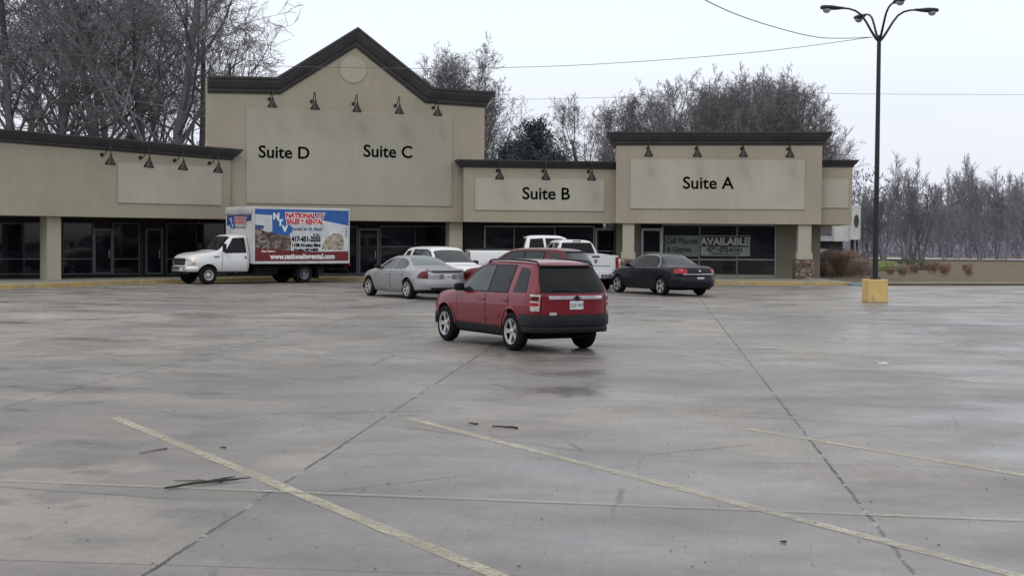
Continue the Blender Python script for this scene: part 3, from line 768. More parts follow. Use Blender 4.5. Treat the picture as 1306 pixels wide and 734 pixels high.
    def wrap(s, name, mat, parent, z0, z1, tside, off=.04, end='rear', sidedrop=0, nz=8, smooth=45, bulge=.0, ztop_side=None):
        # bumper: from side, around the end, to the other side
        mb = MB(); zc = max((z0 + z1) / 2, .60 if z1 < 1 else 0); zc = min(zc, z1); W0 = s.W(0 if end == 'rear' else s.L, zc)
        ts = list(np.linspace(-tside, 0, 10)) + list(np.linspace(.03, W0, 14)); rows = []
        for r in range(-1, nz + 2):
            rr = min(max(r, 0), nz); f = rr / nz; row = []
            for (t, sd) in [(t, 1) for t in ts] + [(t, -1) for t in ts[:-1][::-1]]:
                zt_ = z1 if ztop_side is None else z1 + (ztop_side - z1) * sm((-t + .05) / tside if t < 0 else 0)
                z = z0 + (zt_ - z0) * f
                o_ = -.03 if r in (-1, nz + 1) else off + bulge * math.sin(math.pi * f)
                tt = t
                if t > 0:
                    y = W0 * (1 - t / W0); e = 0 if end == 'rear' else s.L; sg = -1 if end == 'rear' else 1
                    row.append((s.warp(e, y, zc) + sg * o_, sd * y, z))
                else:
                    q = s.skin(t, zc, o_ * (1 if t > -.001 else max(.35, 1 + t / tside * .65)), sd, end); row.append((q[0], q[1], z))
            rows.append(row)
        mb.grid(rows); return mb.build(name, mat, parent, smooth=smooth)
def wheel(parent, x, y, r, wd, rimr, spokes, mat, side, style='spoke', steer=0):
    e = empty('wheel', (x, y, r), (0 if side > 0 else math.pi) + steer, parent); h = wd / 2
    mb = MB(); mb.lathe([(rimr, h - .012), (rimr + .02, h), (rimr + (r - rimr) * .5, h + .006), (r - .03, h - .004), (r - .006, h - .03), (r, h - .06), (r, -h + .06), (r - .03, -h), (rimr, -h)], 40, 'Y')
    mb.build('tyre', M['rubber'], e, smooth=35)
    mb = MB(); mb.lathe([(rimr + .002, h - .008), (rimr - .012, h - .010), (rimr - .022, h - .045), (rimr - .03, -h + .03), (0, -h + .04)], 32, 'Y', m=1)
    mb.lathe([(rimr + .006, h - .006), (rimr + .004, h + .001), (rimr - .016, h - .004), (rimr - .022, h - .03)], 32, 'Y')
    if style == 'spoke':
        for k in range(spokes):
            a = 2 * math.pi * k / spokes; ca, sa = math.cos(a), math.sin(a)
            def q(rr, tt, yy): return (rr * ca - tt * sa, yy, rr * sa + tt * ca)
            w0, w1 = rimr * .17, rimr * (.26 if spokes <= 5 else .15); y0, y1 = h - .028, h - .012
            A = [q(.03, -w0, y0), q(.03, w0, y0), q(rimr * .6, w0 * .85, y0 - .004), q(rimr - .012, w1, y1), q(rimr - .012, -w1, y1), q(rimr * .6, -w0 * .85, y0 - .004)]
            B = [(p[0], p[1] - .04, p[2]) for p in A]; mb.prism(A, B)
        mb.lathe([(0, h - .018), (.035, h - .02), (.055, h - .03), (.065, h - .06)], 20, 'Y')
    else:      # steel truck disc with holes suggested by a raised ring
        mb.lathe([(rimr - .02, h - .05), (rimr * .72, h - .09), (rimr * .5, h - .06), (rimr * .34, h - .02), (.06, h - .0), (0, h + .004)] if style == 'front' else [(rimr - .02, h - .02), (rimr * .85, h - .10), (rimr * .6, h - .15), (rimr * .36, h - .16), (rimr * .3, h - .05), (0, h - .04)], 28, 'Y')
        for k in range(8):
            a = 2 * math.pi * k / 8; rr = rimr * .66; mb.lathe([(0, 0), (.028, 0), (.028, .01), (0, .01)], 10, 'Y', (rr * math.cos(a), h - (.078 if style == 'front' else .145), rr * math.sin(a)), m=1)
    mb.build('rim', [mat, M['under']], e, smooth=35)
    return e
def place(e, L, wx, wy, px, py, phi):
    # stand the car so that the contact of its (wx,wy) wheel is at the ground seen at (px,py); heading phi left of straight away
    g = G(px, py); a = rad(90 + phi); R = Matrix.Rotation(a, 3, 'Z'); off = R @ Vector((wx, wy, 0))
    e.location = (g.x - off.x, g.y - off.y, 0.0); e.rotation_euler = (0, 0, a)
def plate(parent, x, z, sx=-1, txt='', y=0, tilt=0, col='plate'):
    m = Matrix(((0, 0, sx, x), (sx * -1 * -1 if False else (-1 if sx < 0 else 1), 0, 0, y), (0, 1, 0, z), (0, 0, 0, 1)))
    mb = MB(); mb.box((x, y, z), (.012, .305, .155)); o = mb.build('license_plate', M[col], parent, bevel=.004)
    text_mesh(txt, .085, M['plate_ink'], 'lettering', o, Matrix(((0, 0, sx, x + sx * .008), (-1 if sx < 0 else 1, 0, 0, y), (0, 1, 0, z - .005), (0, 0, 0, 1))), .002, ext=.001, sx=.95)
    return o
def mirror(b, parent, x, z, mat, sc=1.0, out=.12):
    for sd in (1, -1):
        w_ = b.W(x, z); mb = MB(); c = Vector((x - .02, sd * (w_ + .10 * sc + out * .25), z + .055 * sc)); n = 16; vs = []
        for (dx, ky, kz) in ((-.045, .105, .068), (-.035, .115, .078), (.02, .112, .074), (.07, .085, .055), (.095, .04, .025)):
            for k in range(n):
                t = 2 * math.pi * k / n; ct, st = math.cos(t), math.sin(t)
                vs.append(c + Vector((dx, ky * math.copysign(abs(ct) ** .6, ct), kz * math.copysign(abs(st) ** .6, st))) * sc)
        mb.add(vs, [(i * n + k, i * n + (k + 1) % n, (i + 1) * n + (k + 1) % n, (i + 1) * n + k) for i in range(4) for k in range(n)] + [tuple(range(n)), tuple(4 * n + k for k in range(n))])
        mb.box((x - .01, sd * (w_ + .01), z + .01), (.09, .10, .05))
        mb.build('side_mirror', mat, parent, smooth=50)
def doors(b, parent, mat, segs, z0, ztop, off=.004, handle=None, seam='under'):
    for (x0, x1, hx) in segs:
        for sd in (1, -1):
            mb = MB(); d = b.patch('door', mat, parent, [(-x0, ztop(x0)), (-(x0 + x1) / 2, ztop((x0 + x1) / 2)), (-x1, ztop(x1))], [(-x0, z0), (-(x0 + x1) / 2, z0), (-x1, z0)], off, (sd,), nr=10, nc=12, depth=.006)
            for xx in (x0 - .007, x1 + .007):
                b.patch('seam', M['under'], d, [(-xx + .006, ztop(xx)), (-xx - .006, ztop(xx))], [(-xx + .006, z0), (-xx - .006, z0)], .0035, (sd,), nr=10, nc=1, inset=False)
            if handle is not None:
                zz = ztop(hx) - .10; y = b.W(hx, zz); m2 = MB(); m2.tube([(hx - .10, sd * (y + .0), zz), (hx - .08, sd * (y + .035), zz), (hx + .08, sd * (y + .035), zz), (hx + .10, sd * (y + 0), zz)], .014, 8)
                m2.build('handle', handle, d, smooth=50)
def strip(b, name, mat, parent, x0, x1, z0, z1, th, off=.014, sides=(1, -1)):
    zc = lambda x: z0 + (z1 - z0) * (x - x0) / (x1 - x0)
    xs = np.linspace(x0, x1, 8)
    return b.patch(name, mat, parent, [(-x, zc(x) + th / 2) for x in xs], [(-x, zc(x) - th / 2) for x in xs], off, sides, nr=2, nc=20)
def shift(root, dx):
    for ch in root.children:
        ch.location.x += dx

# ---------- sport utility vehicle
def suv(label, cat, mat, clad, H=1.70, L=4.80, glass='glass', rack=True, plate_txt='', detail=True, front_end=False, wmat='alloy', taillens='red_lens'):
    k = H / 1.70; e = empty('parked_car'); tag(e, label, cat)
    xr, xf = .98, 3.84
    tabs = dict(zb=[(0, .40), (.5, .34), (1.5, .26), (3.6, .26), (4.5, .30), (L, .36)],
        wl=[(0, .80), (.4, .85), (2.4, .86), (4.2, .84), (L, .66)], wm=[(0, .86), (.35, .897), (1.0, .905), (3.8, .905), (4.35, .88), (4.65, .82), (L, .70)],
        zm=[(0, .80), (L, .72)], ze=[(0, 1.07), (1.5, 1.06), (3.3, 1.03), (3.75, 1.0), (4.3, .95), (4.65, .86), (L, .74)],
        wb=[(0, .84), (.5, .872), (3.4, .872), (4.2, .83), (4.6, .76), (L, .64)],
        zt=[(0, 1.60), (.25, 1.655), (.9, 1.69), (1.7, 1.70), (2.35, 1.685), (2.62, 1.64), (2.80, 1.56), (3.2, 1.32), (3.52, 1.125), (3.62, 1.085), (3.9, 1.06), (4.3, 1.01), (4.6, .93), (4.74, .85), (L, .76)])
    tabs = {a: [(x, y * (k if a in ('zm', 'ze', 'zt') else 1)) for x, y in v] for a, v in tabs.items()}
    rear = lambda y, z: .36 * sm(max(0, (z / k - 1.02) / .75)) ** 1.0 * 1.15 + .20 * min(1.3, y / .86) ** 4 + .03 * sm((.75 - z / k) / .3)
    front = lambda y, z: .22 * min(1.2, y / .74) ** 3 + .05 * sm((z - .6) / .4)
    b = Body(L, tabs, .20, .62 * k, rear, front, 1.3, .9, (xr, xf), .425); b.wz = .36
    b.mesh('body', mat, e)
    zt = lambda x: 1.035 * k - .012 * (x - 1)
    doors(b, e, mat, ((1.12, 2.02, 1.22), (2.05, 3.28, 2.18)), .46, zt, handle=mat)
    # side glass
    g = M[glass]
    b.patch('window', g, e, [(-.42, 1.50 * k), (-.60, 1.535 * k), (-.93, 1.55 * k)], [(-.36, 1.10 * k), (-.6, 1.09 * k), (-.95, 1.09 * k)], .006)
    b.patch('window', g, e, [(-1.20, 1.56 * k), (-1.6, 1.575 * k), (-1.93, 1.572 * k)], [(-1.20, 1.09 * k), (-1.6, 1.08 * k), (-1.93, 1.08 * k)], .006)
    b.patch('window', M['glass_grey'], e, [(-2.0, 1.572 * k), (-2.35, 1.56 * k), (-2.60, 1.50 * k), (-2.62, 1.49 * k)], [(-2.0, 1.08 * k), (-2.4, 1.075 * k), (-3.0, 1.07 * k), (-3.27, 1.075 * k)], .006, nc=24)
    b.patch('window_trim', M['black_plastic'], e, [(-1.15, 1.59 * k), (-2.35, 1.59 * k), (-2.68, 1.51 * k)], [(-1.15, 1.065 * k), (-2.4, 1.055 * k), (-3.36, 1.05 * k)], .003, nc=30)
    b.top('windshield', g, e, 3.50, 2.78, .93, .90, .006)
    # tailgate
    b.full('rear_window', g, e, [(1.10 * k, .74), (1.35 * k, .70), (1.56 * k, .62)], .010)
    b.full('spoiler', M['black_plastic'], e, [(1.575 * k, .62), (1.60 * k, .60)], .05, nr=2, depth=.08)
    b.patch('seam', M['under'], e, [(.115, 1.05 * k), (.125, 1.05 * k)], [(.115, .60), (.125, .60)], .003, nr=10, nc=1, inset=False)
    tl = b.patch('taillight', M['clear_lens'], e, [(-.13, 1.07 * k), (0, 1.07 * k), (.10, 1.06 * k)], [(-.06, .77 * k), (0, .765 * k), (.09, .77 * k)], .016)
    b.patch('lens', M['dark_red_lens'], tl, [(-.105, 1.035 * k), (0, 1.035 * k), (.075, 1.03 * k)], [(-.10, .955 * k), (0, .955 * k), (.072, .95 * k)], .026, depth=.012)
    b.patch('lens', M[taillens], tl, [(-.085, .925 * k), (0, .92 * k), (.075, .92 * k)], [(-.07, .86 * k), (0, .86 * k), (.07, .86 * k)], .026, depth=.012)
    b.full('chrome_strip', M['chrome'], e, [(.985 * k, .60), (1.045 * k, .61)], .030, nr=4, depth=.03)
    xx = b.warp(0, 0, 1.0)
    mb = MB(); A = [(-.07, -.018), (-.03, -.018), (-.02, -.035), (.03, -.035), (.04, -.018), (.075, -.018), (.065, .018), (.03, .018), (.02, .035), (-.03, .035), (-.04, .018), (-.075, .018)]
    mb.prism([(xx - .03, -q[0], q[1] + 1.01 * k) for q in A], [(xx - .045, -q[0], q[1] + 1.01 * k) for q in A]); mb.build('emblem', M['black_plastic'], e)
    plate(e, xx - .012, .875 * k, -1, plate_txt)
    mb = MB(); mb.box((xx - .006, .53, .72), (.012, .16, .05)); mb.build('badge', M['chrome'], e, bevel=.003)
    # wiper
    mb = MB(); mb.tube([(b.warp(0, .02, 1.12) - .02, .02, 1.12 * k), (b.warp(0, .3, 1.15) - .03, .30, 1.15 * k), (b.warp(0, .5, 1.15) - .03, .52, 1.145 * k)], .010, 6); mb.build('wiper', M['black_plastic'], e)
    # bumpers and cladding
    b.wrap('rear_bumper', M[clad], e, .50, .70, .60, .040, 'rear', bulge=.012)
    b.wrap('valance', M['black_plastic'], e, .37, .495, .56, .018, 'rear', bulge=.02)
    mb = MB(); mb.box((.06, .42, .40), (.10, .05, .05)); mb.build('exhaust_tip', M['bronze'], e, bevel=.01)
    b.wrap('front_bumper', M[clad] if clad != 'grey_plastic' or True else mat, e, .34, .58, .45, .03, 'front', bulge=.02)
    for xa in (xr, xf):
        for sd in (1, -1):
            mb = MB(); rows = []
            for j in range(25):
                t = rad(3 + 174 * j / 24); row = []
                for rr, off in ((.422, -.03), (.424, .018), (.474, .016), (.478, -.01)):
                    x = xa + rr * math.cos(t); z = .36 + rr * math.sin(t); z = max(z, .28)
                    x = min(max(x, .02), L - .02); y = b.W(x, z) + off; row.append((b.warp(x, y, z), sd * y, z))
                rows.append(row)
            mb.grid(rows); mb.build('wheel_arch_trim', mat, e, smooth=50)
    strip(b, 'rocker_trim', M[clad], e, 1.45, 3.38, .36, .36, .15, .02)
    strip(b, 'rub_strip', mat, e, 1.45, 3.36, .64, .65, .045, .016)
    strip(b, 'rain_channel', mat, e, .5, 2.4, 1.625 * k, 1.645 * k, .02, .01)
    if rack:
        for sd in (1, -1):
            mb = MB(); pts = [(x, sd * (.60 if 1 else 0), b.T(x, .60) + h_) for x, h_ in ((.42, -.01), (.50, .045), (.9, .055), (1.6, .06), (2.2, .052), (2.34, .04), (2.42, -.01))]
            mb.tube(pts, .019, 8); mb.build('roof_rail', M['grey_plastic'], e, smooth=50)
    mirror(b, e, 3.05, 1.07 * k, M['black_plastic'], 1.0)
    # front end
    b.patch('headlight', M['clear_lens'], e, [(-.30, .90 * k), (-.12, .87 * k), (0, .84 * k), (.16, .81 * k)], [(-.26, .76 * k), (-.1, .72 * k), (0, .70 * k), (.16, .68 * k)], .012, end='front')
    b.full('grille', M['black_plastic'], e, [(.60, .44), (.74 * k, .46)], .012, 'front')
    b.full('grille_bar', M['chrome'], e, [(.665, .44), (.70, .45)], .024, 'front', nr=2)
    mb = MB(); mb.box((2.4, 0, .30), (3.7, 1.35, .14)); mb.tube([(1.0, -.7, .34), (1.0, .7, .34)], .05); mb.tube([(.25, -.45, .33), (.7, -.45, .33)], .035, 8); mb.build('underbody', M['under'], e)
    for xa in (xr, xf):
        for sd in (1, -1): wheel(e, xa, sd * .795, .36, .225, .235, 5, M[wmat], sd)
    shift(e, -L / 2); e['xr'] = xr - L / 2
    return e

# ---------- four-door sedan
def sedan(label, mat, kind='round', glass='glass', plate_txt='', tl='dark_red_lens'):
    e = empty('parked_car'); tag(e, label, 'car'); m2 = kind == 'round'
    L = 5.04 if m2 else 5.09; H = 1.42 if m2 else 1.49; xr = 1.10 if m2 else 1.12; xf = xr + 2.81; R = .335; hw = .935 if m2 else .925
    roof = [(0, .97), (.15, 1.005), (.5, 1.03), (.85, 1.045), (1.0, 1.09), (1.35, 1.25), (1.75, 1.375), (2.2, 1.42), (2.6, 1.415), (2.95, 1.35), (3.4, 1.15), (3.72, 1.0), (3.85, .965), (4.3, .89), (4.7, .79), (4.92, .70), (L, .62)] if m2 else \
        [(0, .98), (.10, 1.04), (.5, 1.075), (.95, 1.09), (1.1, 1.13), (1.4, 1.29), (1.72, 1.43), (2.1, 1.485), (2.55, 1.49), (2.95, 1.44), (3.4, 1.22), (3.72, 1.05), (3.85, 1.01), (4.3, .94), (4.75, .83), (4.95, .72), (L, .62)]
    tabs = dict(zb=[(0, .36), (.5, .28), (1.5, .19), (4, .19), (4.7, .22), (L, .30)],
        wl=[(0, .72), (.4, .84), (2.5, .88), (4.3, .84), (L, .62)], wm=[(0, .78), (.3, .875), (.9, hw - .01), (2.5, hw), (4.0, hw - .01), (4.6, .86), (L, .66)],
        zm=[(0, .74), (1.2, .66), (3.5, .60), (L, .52)], ze=[(0, .90), (.5, .955), (1.2, .975), (2.5, .945), (3.7, .91), (4.3, .83), (4.8, .68), (L, .56)],
        wb=[(0, .72), (.4, .80), (1.2, .855), (2.5, .872), (3.7, .85), (4.4, .78), (L, .58)], zt=roof)
    if not m2: tabs['ze'] = [(x, z + .03) for x, z in tabs['ze']]
    rear = lambda y, z: .20 * min(1.2, y / .76) ** 4 + .10 * sm((z - .80) / .3) + .05 * sm((.5 - z) / .25)
    front = lambda y, z: .34 * min(1.2, y / .70) ** 2.6
    b = Body(L, tabs, .30 if m2 else .27, .48, rear, front, .9, 1.0, (xr, xf), R + .05); b.wz = R
    b.mesh('body', mat, e)
    zt = lambda x: (.935 if m2 else .965) - .012 * (x - 1)
    doors(b, e, mat, ((1.42, 2.28, 1.52), (2.31, 3.38, 2.42)), .32, zt, handle=mat)
    g = M[glass]; top = H - .075
    if m2:
        b.patch('window', g, e, [(-1.36, 1.12), (-1.55, 1.235), (-1.85, 1.315), (-2.22, 1.335)], [(-1.36, 1.0), (-1.6, .975), (-1.9, .97), (-2.22, .967)], .006)
        b.patch('window', g, e, [(-2.28, 1.335), (-2.6, 1.325), (-2.88, 1.265)], [(-2.28, .967), (-2.7, .96), (-3.40, .955)], .006, nc=24)
    else:
        b.patch('window', g, e, [(-1.50, 1.20), (-1.68, 1.33), (-1.9, 1.39), (-2.25, 1.405)], [(-1.40, 1.02), (-1.6, 1.0), (-1.9, .995), (-2.25, .99)], .007)
        b.patch('window', g, e, [(-2.31, 1.405), (-2.6, 1.395), (-2.90, 1.34)], [(-2.31, .99), (-2.7, .985), (-3.42, .985)], .007, nc=24)
        ol = [(-1.34, 1.0), (-1.47, 1.22), (-1.66, 1.365), (-1.9, 1.425), (-2.35, 1.44), (-2.62, 1.43), (-2.95, 1.365), (-3.5, .99)]
        mb = MB()
        for sd in (1, -1):
            for loop in (ol, [(-1.34, .985), (-2.4, .975), (-3.5, .965)]):
                pp = []
                for a_, c_ in zip(loop[:-1], loop[1:]):
                    for f in np.linspace(0, 1, 6)[:-1]: pp.append(b.skin(a_[0] + (c_[0] - a_[0]) * f, a_[1] + (c_[1] - a_[1]) * f, .006, sd, 'rear'))
                pp.append(b.skin(*loop[-1], .006, sd, 'rear')); mb.tube(pp, .011, 5)
        mb.build('window_chrome', M['chrome'], e, smooth=60)
    b.top('windshield', g, e, 3.70, 3.02, .92, .90, .006)
    b.top('rear_window', M['glass_teal'] if m2 else M['glass_grey'], e, 1.06 if m2 else 1.13, 1.66 if m2 else 1.64, .90, .86, .008)
    b.top('trunk_seam', M['under'], e, .93, .95, .88, .88, .003, nx=1)
    if m2:
        b.full('spoiler_recess', M['under'], e, [(.875, .56), (.915, .56)], .005, nr=2, depth=.03)
        mb = MB(); rows = []
        for k_ in range(21):
            y = .66 * (2 * k_ / 20 - 1); x0 = b.warp(0, y, .95); rows.append([(x0 - .02, y, .935), (x0 - .045, y, .955), (x0 - .03, y, .985), (x0 + .12, y, 1.005), (x0 + .14, y, .99)])
        mb.grid(rows); mb.build('spoiler', mat, e, smooth=60)
        tlo = b.patch('taillight', M[tl], e, [(-.20, .90), (-.06, .94), (0, .94), (.05, .93)], [(-.32, .72), (-.1, .70), (0, .70), (.12, .70)], .014)
        b.patch('reverse_lens', M['clear_lens'], tlo, [(.17, .86), (.26, .86)], [(.17, .81), (.24, .81)], .010)
        b.full('plate_recess', M['plate_grey'], e, [(.665, .30), (.825, .31)], .004, nr=3)
    else:
        tlo = b.patch('taillight', M['red_lens'], e, [(-.30, .93), (-.1, 1.0), (0, .985), (.22, .93)], [(-.24, .82), (-.1, .81), (0, .81), (.24, .81)], .014)
        b.full('chrome_strip', M['chrome'], e, [(.765, .66), (.800, .67)], .022, nr=2)
        mb = MB(); mb.lathe([(0, 0), (.04, .0), (.045, .01), (0, .014)], 16, 'Y'); xx = b.warp(0, 0, .9)
        mb.v = [(xx - v[1] - .004, v[0] * 1.2, v[2] * .7 + .90) for v in mb.v]; mb.build('emblem', M['chrome'], e)
    zz = .745 if m2 else .60; xx = b.warp(0, 0, zz); plate(e, xx - (.014 if m2 else .05), zz, -1, plate_txt)
    b.wrap('rear_bumper', mat, e, .34, .66 if m2 else .70, .50, .022 if m2 else .035, 'rear', bulge=.03)
    b.full('bumper_insert', M['black_plastic'], e, [(.30, .55), (.40, .62)], .06, nr=2)
    b.wrap('front_bumper', mat, e, .26, .50, .45, .02, 'front', bulge=.03)
    b.patch('headlight', M['clear_lens'], e, [(-.42, .76), (-.15, .70), (0, .66), (.12, .64)], [(-.40, .66), (-.15, .60), (0, .56), (.12, .55)], .012, end='front')
    b.full('grille', M['black_plastic'], e, [(.48, .40), (.58, .42)], .02, 'front')
    strip(b, 'sill_trim', mat, e, 1.55, 3.45, .27, .27, .12, .025)
    mirror(b, e, 3.22, .98 if m2 else 1.0, M['black_plastic'] if m2 else mat, .95)
    mb = MB(); mb.box((2.5, 0, .26), (3.9, 1.3, .12)); mb.tube([(.1, -.5, .27), (.6, -.5, .27)], .035, 8); mb.build('underbody', M['under'], e)
    for xa in (xr, xf):
        for sd in (1, -1): wheel(e, xa, sd * .815, R, .22, .225, 7 if m2 else 5, M['alloy'], sd)
    shift(e, -L / 2); e['xr'] = xr - L / 2
    return e

# ---------- pickup truck
def pickup(label, mat, cover=False, emblem=True):
    e = empty('pickup_truck'); tag(e, label, 'pickup truck'); L = 5.85; xr = 1.30; xf = 4.87; R = .40
    tabs = dict(zb=[(0, .50), (1, .45), (4.5, .42), (L, .48)], wl=[(0, .90), (4.5, .90), (L, .72)], wm=[(0, .965), (.3, .985), (4.8, .985), (5.4, .93), (L, .78)],
        zm=[(0, .95), (L, .9)], ze=[(0, 1.36), (2.0, 1.37), (4.2, 1.26), (5.2, 1.20), (5.7, 1.08), (L, .98)], wb=[(0, .935), (2, .935), (4.3, .92), (5.3, .86), (L, .72)],
        zt=[(0, 1.40), (2.0, 1.40), (2.6, 1.38), (4.2, 1.34), (5.2, 1.27), (5.65, 1.18), (L, 1.04)])
    rear = lambda y, z: .05 * min(1.1, y / .95) ** 10 + .0
    front = lambda y, z: .20 * min(1.2, y / .8) ** 3
    b = Body(L, tabs, .05, .3, rear, front, .5, .8, (xr, xf), .47); b.wz = R
    cuts = () if cover else (((1.05, 0, 1.35), (1.95, 1.62, .86)),)
    b.mesh('body', mat, e, cuts=cuts)
    cl = 2.05; Lc = 2.55
    ct = dict(zb=[(0, 1.2)], wl=[(0, .86)], wm=[(0, .885)], zm=[(0, 1.33)], ze=[(0, 1.39)], wb=[(0, .885)],
        zt=[(0, 1.90), (.2, 1.955), (.8, 1.975), (1.35, 1.965), (1.6, 1.90), (2.1, 1.62), (Lc, 1.36)])
    ct = {k_: [(x, v) for x, v in q] + ([(Lc, q[0][1])] if len(q) == 1 else []) for k_, q in ct.items()}
    c = Body(Lc, ct, .19, .58, lambda y, z: .16 * sm((z - 1.38) / .6) + .08 * min(1.1, y / .85) ** 6, lambda y, z: 0, .8, .5); c.wz = 0
    co = c.mesh('cab', mat, e, nx=40)
    c.full('rear_window', M['glass'], co, [(1.44, .74), (1.85, .60)], .010)
    c.patch('window', M['glass'], co, [(-.18, 1.83), (-.75, 1.86)], [(-.16, 1.44), (-.80, 1.43)], .007)
    c.patch('window', M['glass'], co, [(-.84, 1.86), (-1.45, 1.85), (-1.60, 1.80)], [(-.88, 1.43), (-1.5, 1.42), (-2.15, 1.42)], .007)
    c.top('windshield', M['glass_grey'], co, 2.40, 1.62, .93, .90, .008)
    mb = MB(); mb.box((.10, 0, 1.925), (.03, .34, .035)); k_ = mb.build('brake_light', M['red_lens'], co, bevel=.006)
    co.location.x = cl
    for q in (c,): pass
    zt = lambda x: 1.30
    doors(b, e, mat, ((2.22, 2.98, 2.35), (3.01, 4.02, 3.15)), .58, zt, handle=M['chrome'])
    b.full('tailgate', mat, e, [(.72, .80), (1.395, .80)], .014, depth=.02)
    for sd in (1, -1): b.patch('seam', M['under'], e, [(.13, 1.38), (.145, 1.38)], [(.13, .72), (.145, .72)], .004, (sd,), nr=6, nc=1, inset=False)
    mb = MB(); mb.box((-.018, 0, 1.33), (.03, .30, .055)); mb.build('tailgate_handle', M['black_plastic'], e, bevel=.006)
    if emblem:
        mb = MB(); A = [(-.05, .07), (.05, .07), (.075, .02), (.045, -.02), (.03, -.075), (0, -.09), (-.03, -.075), (-.045, -.02), (-.075, .02)]
        mb.prism([(-.014, y, z + 1.16) for y, z in A], [(-.032, y, z + 1.16) for y, z in A]); mb.build('emblem', M['alloy_dark'], e)
        strip_ = MB(); strip_.box((-.016, 0, .985), (.01, 1.2, .02)); strip_.build('badge_lettering', M['grey_plastic'], e)
    b.patch('taillight', M['red_lens'], e, [(0 if cover else -.16, 1.32), (.001, 1.32), (.125, 1.32)], [(0 if cover else -.16, .90), (.001, .90), (.125, .90)], .014)
    mb = MB(); A = [(-.02, -.92), (-.18, -.86), (-.20, -.45), (-.20, .45), (-.18, .86), (-.02, .92)]
    mb.prism([(x, y, .50) for x, y in A], [(x, y, .70) for x, y in A]); mb.build('rear_bumper', M['chrome'], e, bevel=.025)
    mb = MB(); mb.box((-.21, 0, .60), (.02, .42, .13)); mb.build('plate_recess', M['black_plastic'], e, bevel=.01)
    plate(e, -.225, .61, -1, '')
    mb = MB(); mb.box((-.1, 0, .43), (.35, .10, .09)); mb.tube([(-.25, 0, .46), (-.25, 0, .53)], .028, 10); mb.build('tow_hitch', M['bronze'], e)
    if cover:
        mb = MB(); mb.box((1.02, 0, 1.415), (1.98, 1.80, .045)); mb.build('bed_cover', M['black_plastic'], e, bevel=.015)
    b.wrap('front_bumper', M['chrome'], e, .48, .72, .3, .06, 'front', bulge=.03)
    b.full('grille', M['black_plastic'], e, [(.76, .42), (1.02, .46)], .02, 'front'); b.patch('headlight', M['clear_lens'], e, [(-.2, 1.05), (0, 1.0), (.2, 1.0)], [(-.2, .84), (0, .82), (.2, .82)], .012, end='front')
    mirror(b, e, 3.95, 1.36, M['chrome'] if 0 else mat, 1.5, .17)
    mb = MB(); mb.box((2.9, 0, .46), (5.2, .9, .14)); mb.tube([(xr, -.8, .40), (xr, .8, .40)], .06); mb.lathe([(0, -.13), (.1, -.11), (.14, 0), (.1, .11), (0, .13)], 12, 'Y', (xr, 0, .4)); mb.build('chassis', M['under'], e)
    for xa in (xr, xf):
        for sd in (1, -1): wheel(e, xa, sd * .85, R, .27, .24, 5, M['alloy'], sd)
    shift(e, -L / 2); e['xr'] = xr - L / 2
    return e

M['plate_grey'] = simple('plate_surround', (.16, .16, .17), .5)  # even grey field around the plate
P_red = paint('red_car_paint', (.165, .0012, .010), 0, .25, .10, (.03, .004, .006), .60, .2)
P_silver = paint('silver_car_paint', (.36, .36, .375), .45, .36, .35, (.18, .17, .16), .45)
P_navy = paint('midnight_car_paint', (.0035, .005, .011), .2, .28, .22, (.03, .028, .028), .22, .25)
P_white = paint('white_car_paint', (.74, .75, .77), 0, .35, .30, (.36, .33, .29))
P_white2 = paint('white_truck_paint', (.70, .71, .73), 0, .38, .5, (.34, .31, .27))
P_maroon = paint('maroon_car_paint', (.10, .009, .011), .3, .3, .2, (.05, .04, .035), .4)

red = suv('red sport utility vehicle with grey bumpers and roof rails, nearest in the open lot', 'car', P_red, 'grey_plastic', plate_txt='CL3 Y67')
place(red, 4.8, red['xr'] * .93, .81, 651, 446.8, 29.0); red.scale = (.93, .90, .96)
silver = sedan('silver sedan with oval side windows parked right of the box truck', P_silver, 'round', 'glass_grey', 'UL6 M2K')
place(silver, 5.04, silver['xr'], .92, 518.5, 381.2, 32)
navy = sedan('dark midnight blue sedan with bright red taillights in front of the Suite A windows', P_navy, 'box', 'glass', 'FD4 G17')
place(navy, 5.09, navy['xr'], .92, 842, 376.6, 29)
ram = pickup('white pickup truck with its tailgate towards us and dark rear window', P_white2)
rampos = G(757, 372); ram.location = (rampos.x - .78, rampos.y + 2.9, 0); ram.rotation_euler = (0, 0, rad(90 + 17))
van = suv('white sport utility vehicle facing us between the silver and red cars', 'car', P_white, 'black_plastic', H=1.69, glass='glass_grey', rack=False, plate_txt='')
van.location = (P(566, 304, 51.5).x, 51.8, 0); van.rotation_euler = (0, 0, rad(-90 + 27))
mar = suv('maroon hatchback seen above the roof of the nearer red vehicle', 'car', P_maroon, 'black_plastic', H=1.71, L=4.8, glass='glass_grey', rack=False, plate_txt='')
mar.scale = (.93, 1, 1); mar.location = (P(670, 304, 46).x, 46.0, 0); mar.rotation_euler = (0, 0, rad(90 + 58))
pk2 = pickup('white pickup truck with a dark bed cover standing broadside at the kerb', P_white, cover=True, emblem=False)
pk2.location = (P(694, 304, 57.5).x, 57.8, 0); pk2.rotation_euler = (0, 0, rad(6)); pk2.scale = (1.08, 1.02, 1.06)
pk2.location.z = .05

